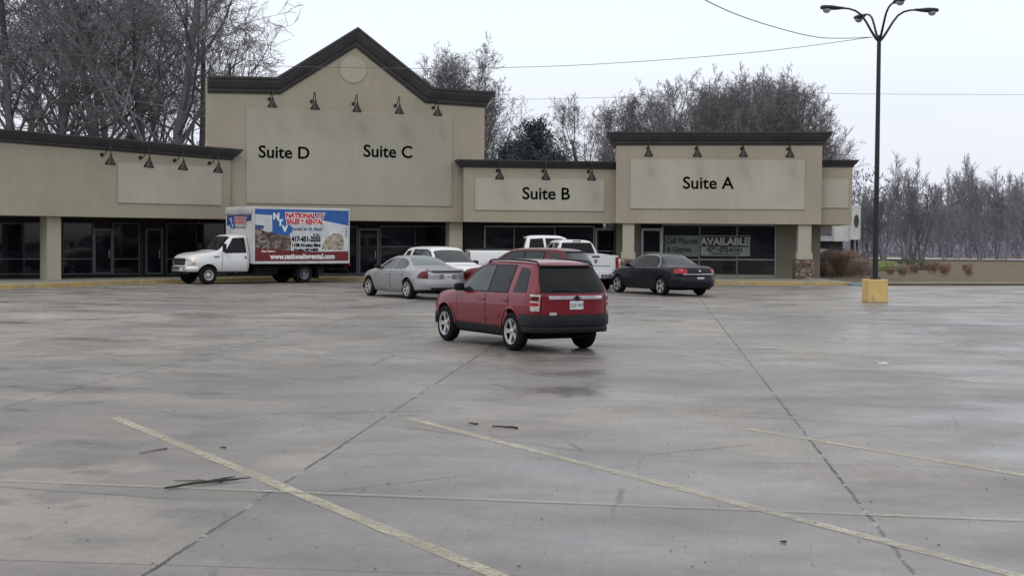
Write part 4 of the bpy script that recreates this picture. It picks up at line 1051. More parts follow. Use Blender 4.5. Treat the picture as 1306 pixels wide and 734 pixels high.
# ---------- box truck
def boxtruck():
    e = empty('box_truck'); tag(e, 'white box truck with a blue and red furniture advert on its side', 'box truck')
    # local x: 0 at the rear of the box, front at +x; rear axle at 1.35, front axle 5.82
    xr, xf = 1.30, 5.80; xc = 3.94; R = .385
    Lc = 2.74
    ct = dict(zb=[(0, .50), (Lc, .52)], wl=[(0, .90), (2.0, .90), (Lc, .84)], wm=[(0, .985), (1.7, .985), (2.4, .96), (Lc, .88)], zm=[(0, .95), (Lc, .95)],
        ze=[(0, 1.32), (.8, 1.31), (1.4, 1.28), (2.45, 1.16), (Lc, 1.05)], wb=[(0, .95), (1.2, .93), (2.3, .87), (Lc, .78)],
        zt=[(0, 2.07), (.35, 2.10), (.62, 2.07), (.80, 1.98), (1.25, 1.53), (1.42, 1.42), (1.55, 1.38), (2.1, 1.32), (2.48, 1.24), (2.64, 1.18), (Lc, 1.10)])
    b = Body(Lc, ct, .20, .76, lambda y, z: 0, lambda y, z: .22 * min(1.2, y / .88) ** 4 + .04 * sm((z - .8) / .4), .3, .7, (xf - xc,), .47); b.wz = R
    cab = b.mesh('cab', P_white2, e, nx=56); cab.location.x = xc
    b.top('windshield', M['glass'], cab, 1.40, .76, .90, .92, .008)
    dz = lambda x: 1.30
    d_ = b.patch('door', P_white2, cab, [(-.06, 1.30), (-1.22, 1.28)], [(-.06, .60), (-1.22, .60)], .005, depth=.008)
    for x_ in (.05, 1.24): b.patch('seam', M['under'], cab, [(-x_ + .007, 1.95 if x_ < .5 else 1.3), (-x_ - .007, 1.95 if x_ < .5 else 1.3)], [(-x_ + .007, .60), (-x_ - .007, .60)], .004, nr=10, nc=1, inset=False)
    b.patch('window', M['glass'], cab, [(-.14, 1.93), (-.62, 1.90)], [(-.14, 1.34), (-1.06, 1.32)], .008)
    b.patch('window_trim', M['black_plastic'], cab, [(-.10, 1.96), (-.64, 1.93)], [(-.10, 1.31), (-1.12, 1.295)], .004)
    for sd in (1, -1):
        y = b.W(.2, 1.14); mb = MB(); mb.box((.16, sd * (y + .02), 1.12), (.05, .04, .12)); mb.build('door_handle', M['black_plastic'], cab, bevel=.01)
        mb = MB(); mb.box((1.22, sd * (b.W(.98, 1.5) + .26), 1.52), (.09, .20, .36)); mb.tube([(1.12, sd * b.W(1.05, 1.4) * .98, 1.38), (1.2, sd * (b.W(.98, 1.5) + .2), 1.42)], .016, 6); mb.build('side_mirror', M['black_plastic'], cab, bevel=.03)
    b.full('grille', M['black_plastic'], cab, [(.80, .50), (1.04, .53)], .02, 'front'); 
    for z_ in (.87, .945): b.full('grille_bar', M['alloy_dark'], cab, [(z_, .50), (z_ + .025, .50)], .035, 'front', nr=2)
    b.full('grille_surround', M['chrome'], cab, [(1.04, .56), (1.085, .56)], .03, 'front', nr=2)
    hl = b.patch('headlight', M['clear_lens'], cab, [(-.13, 1.05), (0, 1.05), (.24, 1.05)], [(-.13, .83), (0, .81), (.24, .81)], .022, end='front')
    b.patch('turn_lens', M['amber'], hl, [(-.11, .89), (0, .89), (.02, .89)], [(-.11, .84), (0, .83), (.02, .83)], .032, end='front', depth=.01)
    b.wrap('front_bumper', M['chrome'], cab, .54, .74, .34, .07, 'front', bulge=.02)
    b.full('air_dam', M['black_plastic'], cab, [(.42, .72), (.53, .76)], .03, 'front')
    mb = MB(); mb.box((Lc + .10, .42, .63), (.012, .30, .15)); mb.build('license_plate', M['plate'], cab)
    strip(b, 'badge', M['grey_plastic'], cab, 1.38, 1.62, 1.15, 1.15, .04, .012)
    # box
    x0, x1, z0, z1, hy = -.95, 3.88, .84, 3.26, 1.18
    mb = MB(); mb.box(((x0 + x1) / 2, 0, (z0 + z1) / 2), (x1 - x0 - .04, 2 * hy - .04, z1 - z0 - .04)); box = mb.build('cargo_box', M['box_white'], e, bevel=.02)
    # rails, corner posts, roof radius
    mb = MB()
    for sd in (1, -1):
        mb.box(((x0 + x1) / 2, sd * (hy - .02), z1 - .05), (x1 - x0, .07, .10)); mb.box(((x0 + x1) / 2, sd * (hy - .02), z0 + .06), (x1 - x0, .07, .12))
        for x in (x0 + .03, x1 - .05): mb.box((x, sd * (hy - .025), (z0 + z1) / 2), (.06 if x < 1 else .12, .085, z1 - z0 - .06))
    mb.box((x0 + .02, 0, z1 - .06), (.06, 2 * hy, .14)); mb.box((x0 + .02, 0, z0 + .05), (.06, 2 * hy, .12))
    mb.build('frame_rails', M['box_rail'], box, bevel=.02)
    mb = MB(); pr = [(x1 - .02, z1 - .34), (x1 + .05, z1 - .30), (x1 + .055, z1 - .18), (x1 + .02, z1 - .06), (x1 - .08, z1 + .012), (x1 - .25, z1 + .02), (x1 - .25, z1 - .03), (x1 - .06, z1 - .10)]
    mb.prism([(x, -hy + .0, z) for x, z in pr], [(x, hy - .0, z) for x, z in pr]); mb.build('front_cap', M['box_cap'], box, smooth=50)
    # advert on both sides (local frame of a side: a = distance from its left end as you face it, z)
    for sd in (1, -1):
        ad = None; n0 = hy + .006
        def q(a, z, k): # as you face the side
            x = (x1 - .12 - a) if sd > 0 else (x0 + .07 + a); return (x, sd * (n0 + .0025 * k), z)
        Wd = x1 - x0 - .19; zt_, zb_ = z1 - .09, z0 + .12
        def poly(name, pts, k, mat, par):
            mb = MB(); mb.prism([q(a, z, k) for a, z in pts], [q(a, z, k - 1.2) for a, z in pts]); return mb.build(name, mat, par)
        ad = poly('advert', [(0, zb_), (Wd, zb_), (Wd, zt_), (0, zt_)], 1.3, M['ad_white'], box)
        poly('blue_band', [(0, zt_ - .22), (.95, zt_ - .26), (1.9, zt_ - .34), (3.3, zt_ - .44), (Wd, zt_ - .66), (Wd, zt_), (0, zt_)], 2, M['blue_mark'], ad)
        poly('maroon_band', [(0, zb_), (Wd, zb_), (Wd, zb_ + .42), (Wd * .6, zb_ + .40), (Wd * .3, zb_ + .47), (0, zb_ + .56)], 2, M['maroon_mark'], ad)
        poly('room_picture', [(0, zb_ + .56), (1.7, zb_ + .44), (1.74, zb_ + .80), (1.66, zb_ + 1.20), (1.2, zb_ + 1.32), (.6, zb_ + 1.22), (0, zb_ + 1.45)], 2.6, M['ad_photo'], ad)
        poly('sofa_picture', [(3.25, zb_ + .50), (4.35, zb_ + .48), (4.40, zb_ + .85), (4.30, zb_ + 1.16), (3.9, zb_ + 1.22), (3.45, zb_ + .98)], 2.6, M['ad_sofa'], ad)
        poly('television_picture', [(.0, zb_ + 1.38), (.40, zb_ + 1.36), (.40, zb_ + 1.52), (0, zb_ + 1.54)], 3.4, M['dkblue_mark'], ad)
        poly('logo_field', [(.80, zt_ - .14), (1.42, zt_ - .14), (1.50, zt_ - .34), (1.72, zt_ - .70), (1.80, zt_ - .98), (1.66, zt_ - 1.02), (1.56, zt_ - 1.12), (.82, zt_ - 1.02)], 3.4, M['blue_mark'], ad)
        def txt(s_, a, z, h, mat, bold, k, sx=1, shear=0, al='CENTER'):
            p = q(a, z, k); m = Matrix(((-1 if sd > 0 else 1, 0, 0, p[0]), (0, 0, sd, p[1]), (0, 1, 0, p[2]), (0, 0, 0, 1)))
            text_mesh(s_, h / .70, mat, 'lettering', ad, m, bold, shear, ext=.002, sx=sx, align=al)
        W_ = M['white_mark']
        txt('N', 1.0, zt_ - .31, .25, W_, .022, 5, 1.1); txt('T', 1.20, zt_ - .58, .25, W_, .022, 5, 1.1); txt('V', 1.42, zt_ - .83, .25, W_, .022, 5, 1.1)
        for c_, kk, bo in ((W_, 4.4, .045), (M['red_mark'], 5.6, .016)):
            txt('NATIONAL TV', 2.42, zt_ - .26, .20, c_, bo, kk, 1.02); txt('SALES & RENTAL', 2.42, zt_ - .52, .20, c_, bo, kk, .86)
        txt('Rental at its Best!', 2.50, zt_ - .82, .155, M['navy_ink'], .003, 4, 1.0, .35)
        txt('417-451-2555', 2.48, zt_ - 1.27, .21, M['ink'], .014, 4, .86)
        txt('1108 Neosho Blvd', 2.48, zt_ - 1.53, .135, M['ink'], .010, 4, .98); txt('Neosho, MO 64850', 2.48, zt_ - 1.73, .105, M['ink'], .008, 4, .98)
        txt('STORE', 2.98, zt_ - 1.08, .07, M['navy_ink'], .005, 4)
        txt('www.nationaltvrental.com', Wd / 2, zb_ + .19, .215, W_, .014, 4, .98); txt('Shop Online at', .62, zb_ + .42, .075, W_, .004, 4)
        for j, cc in enumerate('SHOP'): txt(cc, Wd - .12, zb_ + 1.42 - .13 * j, .075, M['navy_ink'], .005, 4)
    # nose lettering of the box
    def fq(y, z, k): return (x1 + .02 + .0025 * k, y, z)
    mb = MB(); A = [(-1.05, z1 - .36), (1.05, z1 - .36), (1.05, z1 - .78), (.3, z1 - .66), (-.5, z1 - .62), (-1.05, z1 - .56)]
    mb.prism([fq(-y, z, -6) for y, z in A], [fq(-y, z, 1) for y, z in A]); nb = mb.build('nose_band', M['dkblue_mark'], box)
    def ft(s_, y, z, h, mat, bold, k, sx=1):
        p = fq(y, z, k); text_mesh(s_, h / .7, mat, 'lettering', nb, Matrix(((0, 0, 1, p[0]), (1, 0, 0, p[1]), (0, 1, 0, p[2]), (0, 0, 0, 1))), bold, ext=.002, sx=sx)
    mb = MB(); A = [(-.80, z1 - .45), (-.50, z1 - .45), (-.36, z1 - .9), (-.62, z1 - .9), (-.76, z1 - .86)]
    mb.prism([fq(y, z, -6) for y, z in A], [fq(y, z, 3) for y, z in A]); mb.build('logo_field', M['blue_mark'], nb)
    ft('N', -.70, z1 - .53, .11, M['white_mark'], .01, 4.5); ft('T', -.62, z1 - .67, .11, M['white_mark'], .01, 4.5); ft('V', -.53, z1 - .81, .11, M['white_mark'], .01, 4.5)
    for mt_, kk, bo in ((M['white_mark'], 3.5, .02), (M['red_mark'], 5, .008)):
        ft('NATIONAL TV', .15, z1 - .50, .11, mt_, bo, kk, 1.05); ft('SALES & RENTAL', .15, z1 - .66, .11, mt_, bo, kk, .88)
    ft('Rental at its Best!', .18, z1 - .86, .09, M['navy_ink'], .002, 4)
    # chassis
    mb = MB()
    for sd in (1, -1): mb.box((2.5, sd * .42, .68), (6.8, .09, .20))
    for x in (-.8, .4, 1.5, 2.6, 3.6): mb.box((x, 0, .79), (.08, 2.1, .10))
    mb.tube([(xr, -.9, .39), (xr, .9, .39)], .07, 10); mb.lathe([(0, -.18), (.15, -.15), (.2, 0), (.15, .15), (0, .18)], 14, 'Y', (xr, 0, .39))
    mb.box((3.05, .66, .58), (1.1, .40, .36)); mb.box((2.75, -.66, .58), (.9, .40, .34)); mb.box((-1.0, 0, .46), (.10, 2.0, .14)); mb.box((-.9, .5, .62), (.06, .06, .4)); mb.box((-.9, -.5, .62), (.06, .06, .4))
    mb.tube([(xf, -.8, .40), (xf, .8, .40)], .06, 8)
    mb.build('chassis', M['under'], e)
    for sd in (1, -1):
        mb = MB(); mb.box((.62, sd * .86, .48), (.02, .56, .56)); mb.build('mud_flap', M['rubber'], e)
        mb = MB(); mb.box((-1.0, sd * .98, .78), (.06, .26, .10)); mb.build('taillight', M['red_lens'], e, bevel=.01)
    mb = MB(); mb.box((-.965, 0, 2.05), (.02, 2.05, 2.0)); mb.build('rear_door', M['box_rail'], e)
    for sd in (1, -1):
        wheel(e, xf, sd * .86, R, .22, .21, 8, M['steel_white'], sd, 'front'); wheel(e, xr, sd * .99, R, .22, .21, 8, M['alloy_dark'], sd, 'rear'); wheel(e, xr, sd * .74, R, .22, .21, 8, M['alloy_dark'], sd, 'rear')
    shift(e, -3.0)
    return e
M['box_white'] = simple('box_panel_white', (.58, .58, .57), .5, 0, .4, 0, .1, 1.5)
M['box_rail'] = simple('box_aluminium', (.55, .56, .57), .42, .3, .5, 0, .15, 2)
M['box_cap'] = simple('box_roof_cap', (.38, .37, .38), .5, 0, .4, 0, .35, 2)
M['ad_white'] = simple('advert_pale_picture', (.56, .60, .62), .4, 0, .5, 0, .22, 1.4)
def adphoto(name, cols, sc):
    m, nt, b = newmat(name); v = objco(nt)
    mp = N(nt, 'ShaderNodeMapping'); mp.inputs['Scale'].default_value = (sc, sc, sc * 1.5); nt.links.new(v, mp.inputs[0])
    vo = N(nt, 'ShaderNodeTexVoronoi'); vo.inputs['Scale'].default_value = 1.; nt.links.new(mix(nt, .25, mp.outputs[0], noise(nt, mp.outputs[0], 2, 4, .6, 'Color')), vo.inputs['Vector'])
    sx = N(nt, 'ShaderNodeSeparateColor'); nt.links.new(vo.outputs['Color'], sx.inputs[0])
    nt.links.new(ramp(nt, sx.outputs[0], [(i / (len(cols) - 1), c) for i, c in enumerate(cols)]), b.inputs['Base Color']); b.inputs['Roughness'].default_value = .4; return m
M['ad_photo'] = adphoto('advert_living_room', [(.03, .02, .02), (.12, .06, .045), (.05, .03, .028), (.25, .22, .19), (.08, .045, .035), (.35, .34, .30)], 9)
M['ad_sofa'] = adphoto('advert_sofa', [(.42, .36, .28), (.30, .25, .19), (.50, .46, .38), (.10, .06, .045), (.45, .40, .32)], 8)
tr = boxtruck()
gf, gr = G(267, 362.8), G(388.5, 360.8); dv = (gf - gr); an = math.atan2(dv.y, dv.x)
R_ = Matrix.Rotation(an, 3, 'Z'); off = R_ @ Vector((1.30 - 3.0, 1.10, 0)); tr.location = (gr.x - off.x, gr.y - off.y, 0); tr.rotation_euler = (0, 0, an)
# ------------------------------------------------------------------ lot lamp
g0 = G(1119, 385.5); X0, Y0 = g0.x, g0.y + .33
lamp = empty('parking_lot_lamp', (X0, Y0, 0), rad(6)); tag(lamp, 'black four-armed parking lot lamp on a yellow concrete block', 'street lamp')
mb = MB(); h = .335
mb.prism([(-h, -h, 0), (h, -h, 0), (h, h, 0), (-h, h, 0)], [(-h + .01, -h + .01, .75), (h - .01, -h + .01, .75), (h - .01, h - .01, .75), (-h + .01, h - .01, .75)])
mb.build('concrete_base', M['base_yellow'], lamp, bevel=.025)
M['pole'] = simple('black_pole_paint', (.016, .017, .021), .4, .3, .5, 0, .2, 2)
M['lamp_glass'] = simple('lamp_lens', (.30, .31, .30), .2, 0, .6, 0, .2)
HZ = P(1119, 51, Y0).z
mb = MB(); mb.box((0, 0, .765), (.30, .30, .03)); mb.tube([(0, 0, .75), (0, 0, 2.0), (0, 0, HZ), (0, 0, HZ + .15)], [.095, .090, .066, .05], 14)
for a, c in ((.1, .1), (-.1, .1), (.1, -.1), (-.1, -.1)): mb.tube([(a, c, .76), (a, c, .84)], .016, 6)
mb.build('pole', M['pole'], lamp, smooth=40)
for a in (180, 270, 0, 92):
    ca, sa = math.cos(rad(a)), math.sin(rad(a)); q = lambda r_, z_: (r_ * ca, r_ * sa, HZ + z_)
    mb = MB(); mb.tube([q(0, -.06), q(.12, .06), q(.28, .30), (q(.45, .58)), q(.62, .80), q(.82, .93), q(1.05, .99), q(1.25, 1.0)], [.045, .043, .04, .037, .035, .033, .031, .03], 8)
    arm = mb.build('arm', M['pole'], lamp, smooth=50)
    mb = MB(); R = Matrix.Rotation(rad(a), 3, 'Z')
    secs = [(1.18, .045, .04, .03), (1.32, .06, .05, .045), (1.42, .10, .06, .06), (1.62, .15, .085, .07), (1.85, .16, .085, .06), (1.96, .12, .07, .05), (1.99, .05, .03, .03)]
    vs = []; n = 14
    for (xx, wy, up, dn) in secs:
        for k in range(n):
            t = 2 * math.pi * k / n; vs.append(R @ Vector((xx, wy * math.cos(t), 1.0 + (up if math.sin(t) > 0 else dn) * math.sin(t))) + Vector((0, 0, HZ)))
    mb.add(vs, [(i * n + k, i * n + (k + 1) % n, (i + 1) * n + (k + 1) % n, (i + 1) * n + k) for i in range(len(secs) - 1) for k in range(n)] + [tuple(range(n)), tuple((len(secs) - 1) * n + k for k in range(n))])
    hd = mb.build('lamp_head', M['pole'], arm, smooth=45)
    mb = MB(); mb.lathe([(.0, -.165), (.06, -.155), (.105, -.12), (.13, -.06), (.135, -.03)], 16, 'Z'); c_ = R @ Vector((1.78, 0, 0)); mb.v = [(v[0] * 1 + c_.x, v[1] + c_.y, v[2] + HZ + .99) for v in mb.v]
    k_ = mb.build('lens', M['lamp_glass'], arm, smooth=50)
# wires
M['wire'] = simple('wire', (.10, .10, .11), .6)
def wire(pts, r, label):
    # smooth sagging cable through the points
    pts = [Vector(p) for p in pts]; out = []
    for i in range(len(pts) - 1):
        p0 = pts[max(i - 1, 0)]; p1 = pts[i]; p2 = pts[i + 1]; p3 = pts[min(i + 2, len(pts) - 1)]
        for t in np.linspace(0, 1, 9)[:-1]:
            t = float(t); out.append(.5 * ((2 * p1) + (p2 - p0) * t + (2 * p0 - 5 * p1 + 4 * p2 - p3) * t * t + (3 * p1 - p0 - 3 * p2 + p3) * t ** 3))
    out.append(pts[-1]); mb = MB(); mb.tube(out, r, 5); o = mb.build('overhead_wire', M['wire'], None, loc=out[0]); tag(o, label, 'wire'); return o
wire([P(1113, 47.5, Y0), P(960, 67, 46.5), P(760, 82, 49), (P(600, 87, 51)), P(450, 86.5, 53), P(300, 82, 55), P(60, 68, 58), P(-150, 50, 60)], .0095, 'long thin wire running from the lamp across the gable to the left')
wire([P(1113, 47.5, Y0), P(1070, 49, 42.5), P(1030, 45.5, 39.5), P(960, 26, 35), P(897, -1, 31), P(800, -60, 26)], .012, 'wire dropping steeply to the lamp from the top of the picture')
wire([P(1600, 122, 110), P(1118, 120, 100), P(1035, 119, 98), P(800, 124, 95), P(600, 126, 92), P(300, 112, 88), P(60, 100, 86)], .012, 'faint distant wire behind the roofs, low over the trees')

# ------------------------------------------------------------------ trees
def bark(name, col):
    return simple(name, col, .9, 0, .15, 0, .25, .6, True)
M['bark_near'] = bark('bark_near', (.120, .112, .120)); M['twig_near'] = bark('twig_near', (.185, .172, .185))  # bluish-grey haze painted into these tones, strongest on the far pair
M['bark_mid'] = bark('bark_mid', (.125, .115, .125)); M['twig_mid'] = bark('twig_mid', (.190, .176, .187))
M['bark_far_haze'] = bark('bark_far_haze', (.190, .188, .220)); M['twig_far_haze'] = bark('twig_far_haze', (.215, .21, .235))
def tubes(polys, sides=3):
    V = []; Fc = []; base = 0
    for pts, r0, r1 in polys:
        k = len(pts); p = np.array(pts); d = np.gradient(p, axis=0); d /= np.linalg.norm(d, axis=1)[:, None] + 1e-9
        ref = np.array([0.31, .87, .39]) if abs(d[0][2]) > .8 else np.array([0, 0, 1.])
        u = np.cross(d, ref); u /= np.linalg.norm(u, axis=1)[:, None] + 1e-9; w_ = np.cross(d, u)
        rr = np.linspace(r0, r1, k)[:, None]
        for s_ in range(sides):
            a = 2 * math.pi * s_ / sides; V.append(p + (u * math.cos(a) + w_ * math.sin(a)) * rr)
        idx = lambda i, s_: base + s_ * k + i
        for i in range(k - 1):
            for s_ in range(sides): Fc.append((idx(i, s_), idx(i + 1, s_), idx(i + 1, (s_ + 1) % sides), idx(i, (s_ + 1) % sides)))
        base += k * sides
    return np.vstack(V), Fc
def grow(seed, H, spread=1.0, dens=1.0, trunks=1, up=.25, tw=.011, nl=4, first=.22):
    rg = random.Random(seed); levels = [[], [], [], [], []]
    def br(p, d, L, r, lv):
        n = (9, 7, 6, 4, 3)[lv]; pts = [p.copy()]; dd = d.copy()
        wob = (.06, .14, .20, .24, .26)[lv]
        for i in range(n):
            dd = (dd + Vector((rg.gauss(0, wob), rg.gauss(0, wob), rg.gauss(0, wob) + up * (.0, .32, .22, .14, .10)[lv]))).normalized()
            pts.append(pts[-1] + dd * (L / n))
        r1 = r * (.38, .30, .35, .5, .6)[lv]; levels[lv].append(([tuple(q) for q in pts], r, r1))
        if lv >= nl: return
        cnt = int((15, 8, 7, 5)[lv] * dens * (1 if lv else 1) + rg.random())
        for k in range(cnt):
            t = (first if lv == 0 else .18) + (1 - (first if lv == 0 else .18)) * ((k + rg.random()) / cnt) ** (.85); i = min(int(t * n), n - 1); f = t * n - i
            q = pts[i].lerp(pts[i + 1], min(f, 1)); tang = (pts[i + 1] - pts[i]).normalized()
            az = rg.random() * 6.283 + k * 2.4; o = tang.orthogonal().normalized(); o = Matrix.Rotation(az, 3, tang) @ o
            ang = rad(rg.uniform(28, 58) if lv == 0 else rg.uniform(25, 60)) * (spread if lv < 2 else 1)
            nd = (tang * math.cos(ang) + o * math.sin(ang)).normalized()
            ll = L * ((.58, .55, .52, .55)[lv]) * (1.15 - .65 * t if lv == 0 else 1.1 - .5 * t) * rg.uniform(.7, 1.25)
            rr = max((r + (r1 - r) * t) * (.52, .5, .5, .6)[lv] * rg.uniform(.7, 1.), tw)
            br(q, nd, ll, rr, lv + 1)
    for k in range(trunks):
        a = rg.random() * 6.28; lean = Vector((math.cos(a) * .16, math.sin(a) * .16, 1)).normalized() if trunks > 1 else Vector((rg.gauss(0, .03), rg.gauss(0, .03), 1)).normalized()
        br(Vector((math.cos(a) * .3 * (trunks > 1), math.sin(a) * .3 * (trunks > 1), -.1)), lean, H * rg.uniform(.86, 1.0) * .90, H * .017, 0)
    return levels
def tree_meshes(name, seed, H, mats, **kw):
    lv = grow(seed, H, **kw); V, Fc = tubes(lv[0] + lv[1], 6); me = bpy.data.meshes.new(name + '_trunk'); me.from_pydata(V.tolist(), [], Fc); me.materials.append(mats[0])
    me.polygons.foreach_set('use_smooth', [True] * len(me.polygons))
    V, Fc = tubes(lv[2] + lv[3] + lv[4], 3); mc = bpy.data.meshes.new(name + '_crown'); mc.from_pydata(V.tolist(), [], Fc); mc.materials.append(mats[1])
    return me, mc
def put_tree(ms, loc, rz, sc, label, group=None, name='bare_tree', zs=1, cat='tree'):
    e = empty(name, loc, rz); e.scale = (sc, sc, sc * zs); tag(e, label, cat, group)
    for nm, me in zip(('trunk', 'crown'), ms):
        o = bpy.data.objects.new(nm, me); COL.objects.link(o); o.parent = e
    return e
near = [tree_meshes('near%d' % i, 11 + i, 20, (M['bark_near'], M['twig_near']), spread=1.05, dens=1.0, tw=.0145) for i in range(2)]
mid = [tree_meshes('mid%d' % i, 40 + i, 13, (M['bark_mid'], M['twig_mid']), spread=(.75, .62, .85)[i], dens=.92, trunks=(1, 3, 1)[i], up=.5, tw=.0135, first=.12) for i in range(3)]
farm = [tree_meshes('far%d' % i, 70 + i, 12, (M['bark_far_haze'], M['twig_far_haze']), spread=.7, dens=.9, up=.5, tw=.030, nl=3, first=.1, trunks=2) for i in range(2)]
def at_px(px, Y): p = P(px, 304, Y); return (p.x, p.y, 0)
# the great trees behind the left wing
LB = 'tall dark bare tree standing behind the left wing of the shops'
for (px, Y, k, rz, sc) in ((235, 84, 0, .4, 1.12), (178, 88, 1, 2.2, 1.12), (120, 86, 0, 4.0, 1.15), (262, 96, 1, 5.1, 1.0), (60, 90, 1, .9, 1.1), (0, 88, 0, 2.9, 1.1), (-60, 92, 1, 3.6, 1.15), (150, 108, 1, 4.4, 1.2), (90, 108, 0, 5.9, 1.2), (20, 112, 1, 1.1, 1.2), (215, 112, 1, 3.0, 1.0)):
    put_tree(near[k], at_px(px, Y), rz, sc, LB, 'tall bare trees behind the left wing')
for j, (px, Y, k, rz, sc) in enumerate(((556, 112, 0, .5, 1.08), (596, 110, 1, 1.5, 1.18), (614, 112, 2, 3.5, 1.06), (532, 118, 1, 2.5, 1.05), (576, 116, 2, .2, 1.05), (632, 116, 0, 4.2, .62))):
    put_tree(mid[k], at_px(px, Y), rz, sc, 'slender bare tree showing over the right slope of the gable', 'bare trees behind the gable')
put_tree(mid[0], at_px(757, 104), 2.2, .93, 'single round-headed bare tree over the low Suite B roof', None)
for j, (px, Y, k, rz, sc) in enumerate(((728, 112, 2, 1.1, .58), (706, 122, 1, 4.0, .50), (782, 110, 1, 5.0, .66), (738, 122, 0, 3.3, .62))):
    put_tree(mid[k], at_px(px, Y), rz, sc, 'small bare tree behind the low Suite B roof', 'small bare trees behind Suite B')
spots = ((812, 108, 1, .3, .98), (838, 112, 0, 1.3, 1.08), (862, 106, 2, 2.3, 1.10), (886, 112, 1, 3.3, 1.06), (908, 108, 0, 4.3, 1.04), (930, 114, 1, 5.3, 1.12), (955, 106, 2, .9, 1.13), (974, 110, 0, 1.9, 1.16), (994, 108, 1, 2.9, 1.08), (1016, 112, 2, 3.9, .92), (1034, 112, 1, 4.9, .84), (850, 122, 2, 4.5, 1.2), (900, 124, 0, .2, 1.15), (965, 122, 1, 3.0, 1.2), (1008, 124, 0, 5.5, 1.08), (1052, 122, 2, 2.5, .72))
for px, Y, k, rz, sc in spots:
    put_tree(mid[k], at_px(px, Y), rz, sc * .95, 'bare twiggy tree rising behind the Suite A roof', 'bare trees behind Suite A')
# evergreen
def pine(seed, H):
    rg = random.Random(seed); V = []; Fc = []; mb = MB(); mb.tube([(0, 0, -.1), (.05, 0, H * .4), (.1, .05, H * .97)], [.22, .14, .03], 8)
    tv = MB(); 
    nb = 150
    for k in range(nb):
        t = .08 + .92 * (k / nb) ** .9; z = H * t; L = (H * .50) * (1.06 - t) ** .72 * rg.uniform(.55, 1.15) + .3; a = k * 2.399 + rg.random() * .5
        el_ = rad(rg.uniform(2, 26) + 42 * t ** 3); d = Vector((math.cos(a) * math.cos(el_), math.sin(a) * math.cos(el_), math.sin(el_)))
        p0 = Vector((.05, 0, z)); p1 = p0 + d * L * .6; p2 = p0 + d * L + Vector((0, 0, .10 * L)); mb.tube([p0, p1, p2], [.035, .022, .008], 4, cap=False)
        m_ = int(150 * L / 3) + 20
        for j in range(m_):
            f = rg.uniform(.15, 1.03); c = p0.lerp(p1, f / .6) if f < .6 else p1.lerp(p2, (f - .6) / .4)
            c = c + Vector((rg.gauss(0, .16), rg.gauss(0, .16), rg.gauss(0, .10))) * (.5 + f)
            q = Vector((rg.gauss(0, 1), rg.gauss(0, 1), rg.gauss(.25, .7))).normalized() * rg.uniform(.12, .30) + d * .10; s_ = q.cross(Vector((rg.gauss(0, 1), rg.gauss(0, 1), rg.gauss(0, 1)))).normalized() * rg.uniform(.03, .07)
            b_ = len(V); V += [tuple(c - s_), tuple(c + s_), tuple(c + q)]; Fc.append((b_, b_ + 1, b_ + 2))
    tr_ = bpy.data.meshes.new('pine_trunk'); tr_.from_pydata([tuple(v) for v in mb.v], [], mb.f); tr_.materials.append(M['bark_mid'])
    cr = bpy.data.meshes.new('pine_crown'); cr.from_pydata(V, [], Fc); cr.materials.append(M['needles']); return tr_, cr
M['needles'] = simple('pine_needles', (.075, .095, .100), .8, 0, .2, 0, .35, .5, True)
pm = pine(3, 10.3); pm2 = pine(8, 8.2)
put_tree(pm, at_px(680, 99), .3, .93, 'largest dark blue-green evergreen above the low Suite B roof', None, 'pine_tree')
put_tree(pm2, at_px(655, 101), 1.9, 1.0, 'shorter dark evergreen left of the large evergreen', None, 'pine_tree')
put_tree(pm2, at_px(708, 103), 3.9, .93, 'shorter dark evergreen right of the large evergreen', None, 'pine_tree')
# right-hand wood
rg = random.Random(5)
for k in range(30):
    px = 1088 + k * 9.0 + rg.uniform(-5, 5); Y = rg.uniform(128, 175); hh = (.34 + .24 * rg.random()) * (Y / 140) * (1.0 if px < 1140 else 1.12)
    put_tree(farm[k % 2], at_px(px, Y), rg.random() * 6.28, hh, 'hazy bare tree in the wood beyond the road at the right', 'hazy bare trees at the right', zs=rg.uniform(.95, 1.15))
# the wood's dense lower mass
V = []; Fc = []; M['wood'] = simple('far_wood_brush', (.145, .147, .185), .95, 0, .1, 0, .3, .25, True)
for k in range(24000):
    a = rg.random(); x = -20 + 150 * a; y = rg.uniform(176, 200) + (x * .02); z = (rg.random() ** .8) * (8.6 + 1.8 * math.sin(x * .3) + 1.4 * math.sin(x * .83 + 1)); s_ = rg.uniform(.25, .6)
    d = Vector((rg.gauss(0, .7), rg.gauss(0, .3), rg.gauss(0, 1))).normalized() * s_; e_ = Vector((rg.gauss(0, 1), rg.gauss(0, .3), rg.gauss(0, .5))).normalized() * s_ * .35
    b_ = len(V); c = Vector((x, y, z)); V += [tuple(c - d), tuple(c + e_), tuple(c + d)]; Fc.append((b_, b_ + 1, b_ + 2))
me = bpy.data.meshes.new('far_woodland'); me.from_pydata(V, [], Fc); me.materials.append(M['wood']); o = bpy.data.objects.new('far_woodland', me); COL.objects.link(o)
tag(o, 'dense dark mass of brush filling the wood at the right edge', 'woodland', kind='stuff')
# wooded hill behind it all
mb = MB(); rows = []
for i in range(40):
    x = -260 + 520 * i / 39; hh = 5.0 + 1.4 * math.sin(i * .9) + 1.3 * math.sin(i * 2.3) + (2 if x > 60 else 0); rows.append([(x, 205, -1), (x, 215, hh * .7), (x, 240, hh), (x, 300, hh * .6)])
mb.grid(rows); o = mb.build('hills', M['wood'], smooth=60); o['kind'] = 'structure'

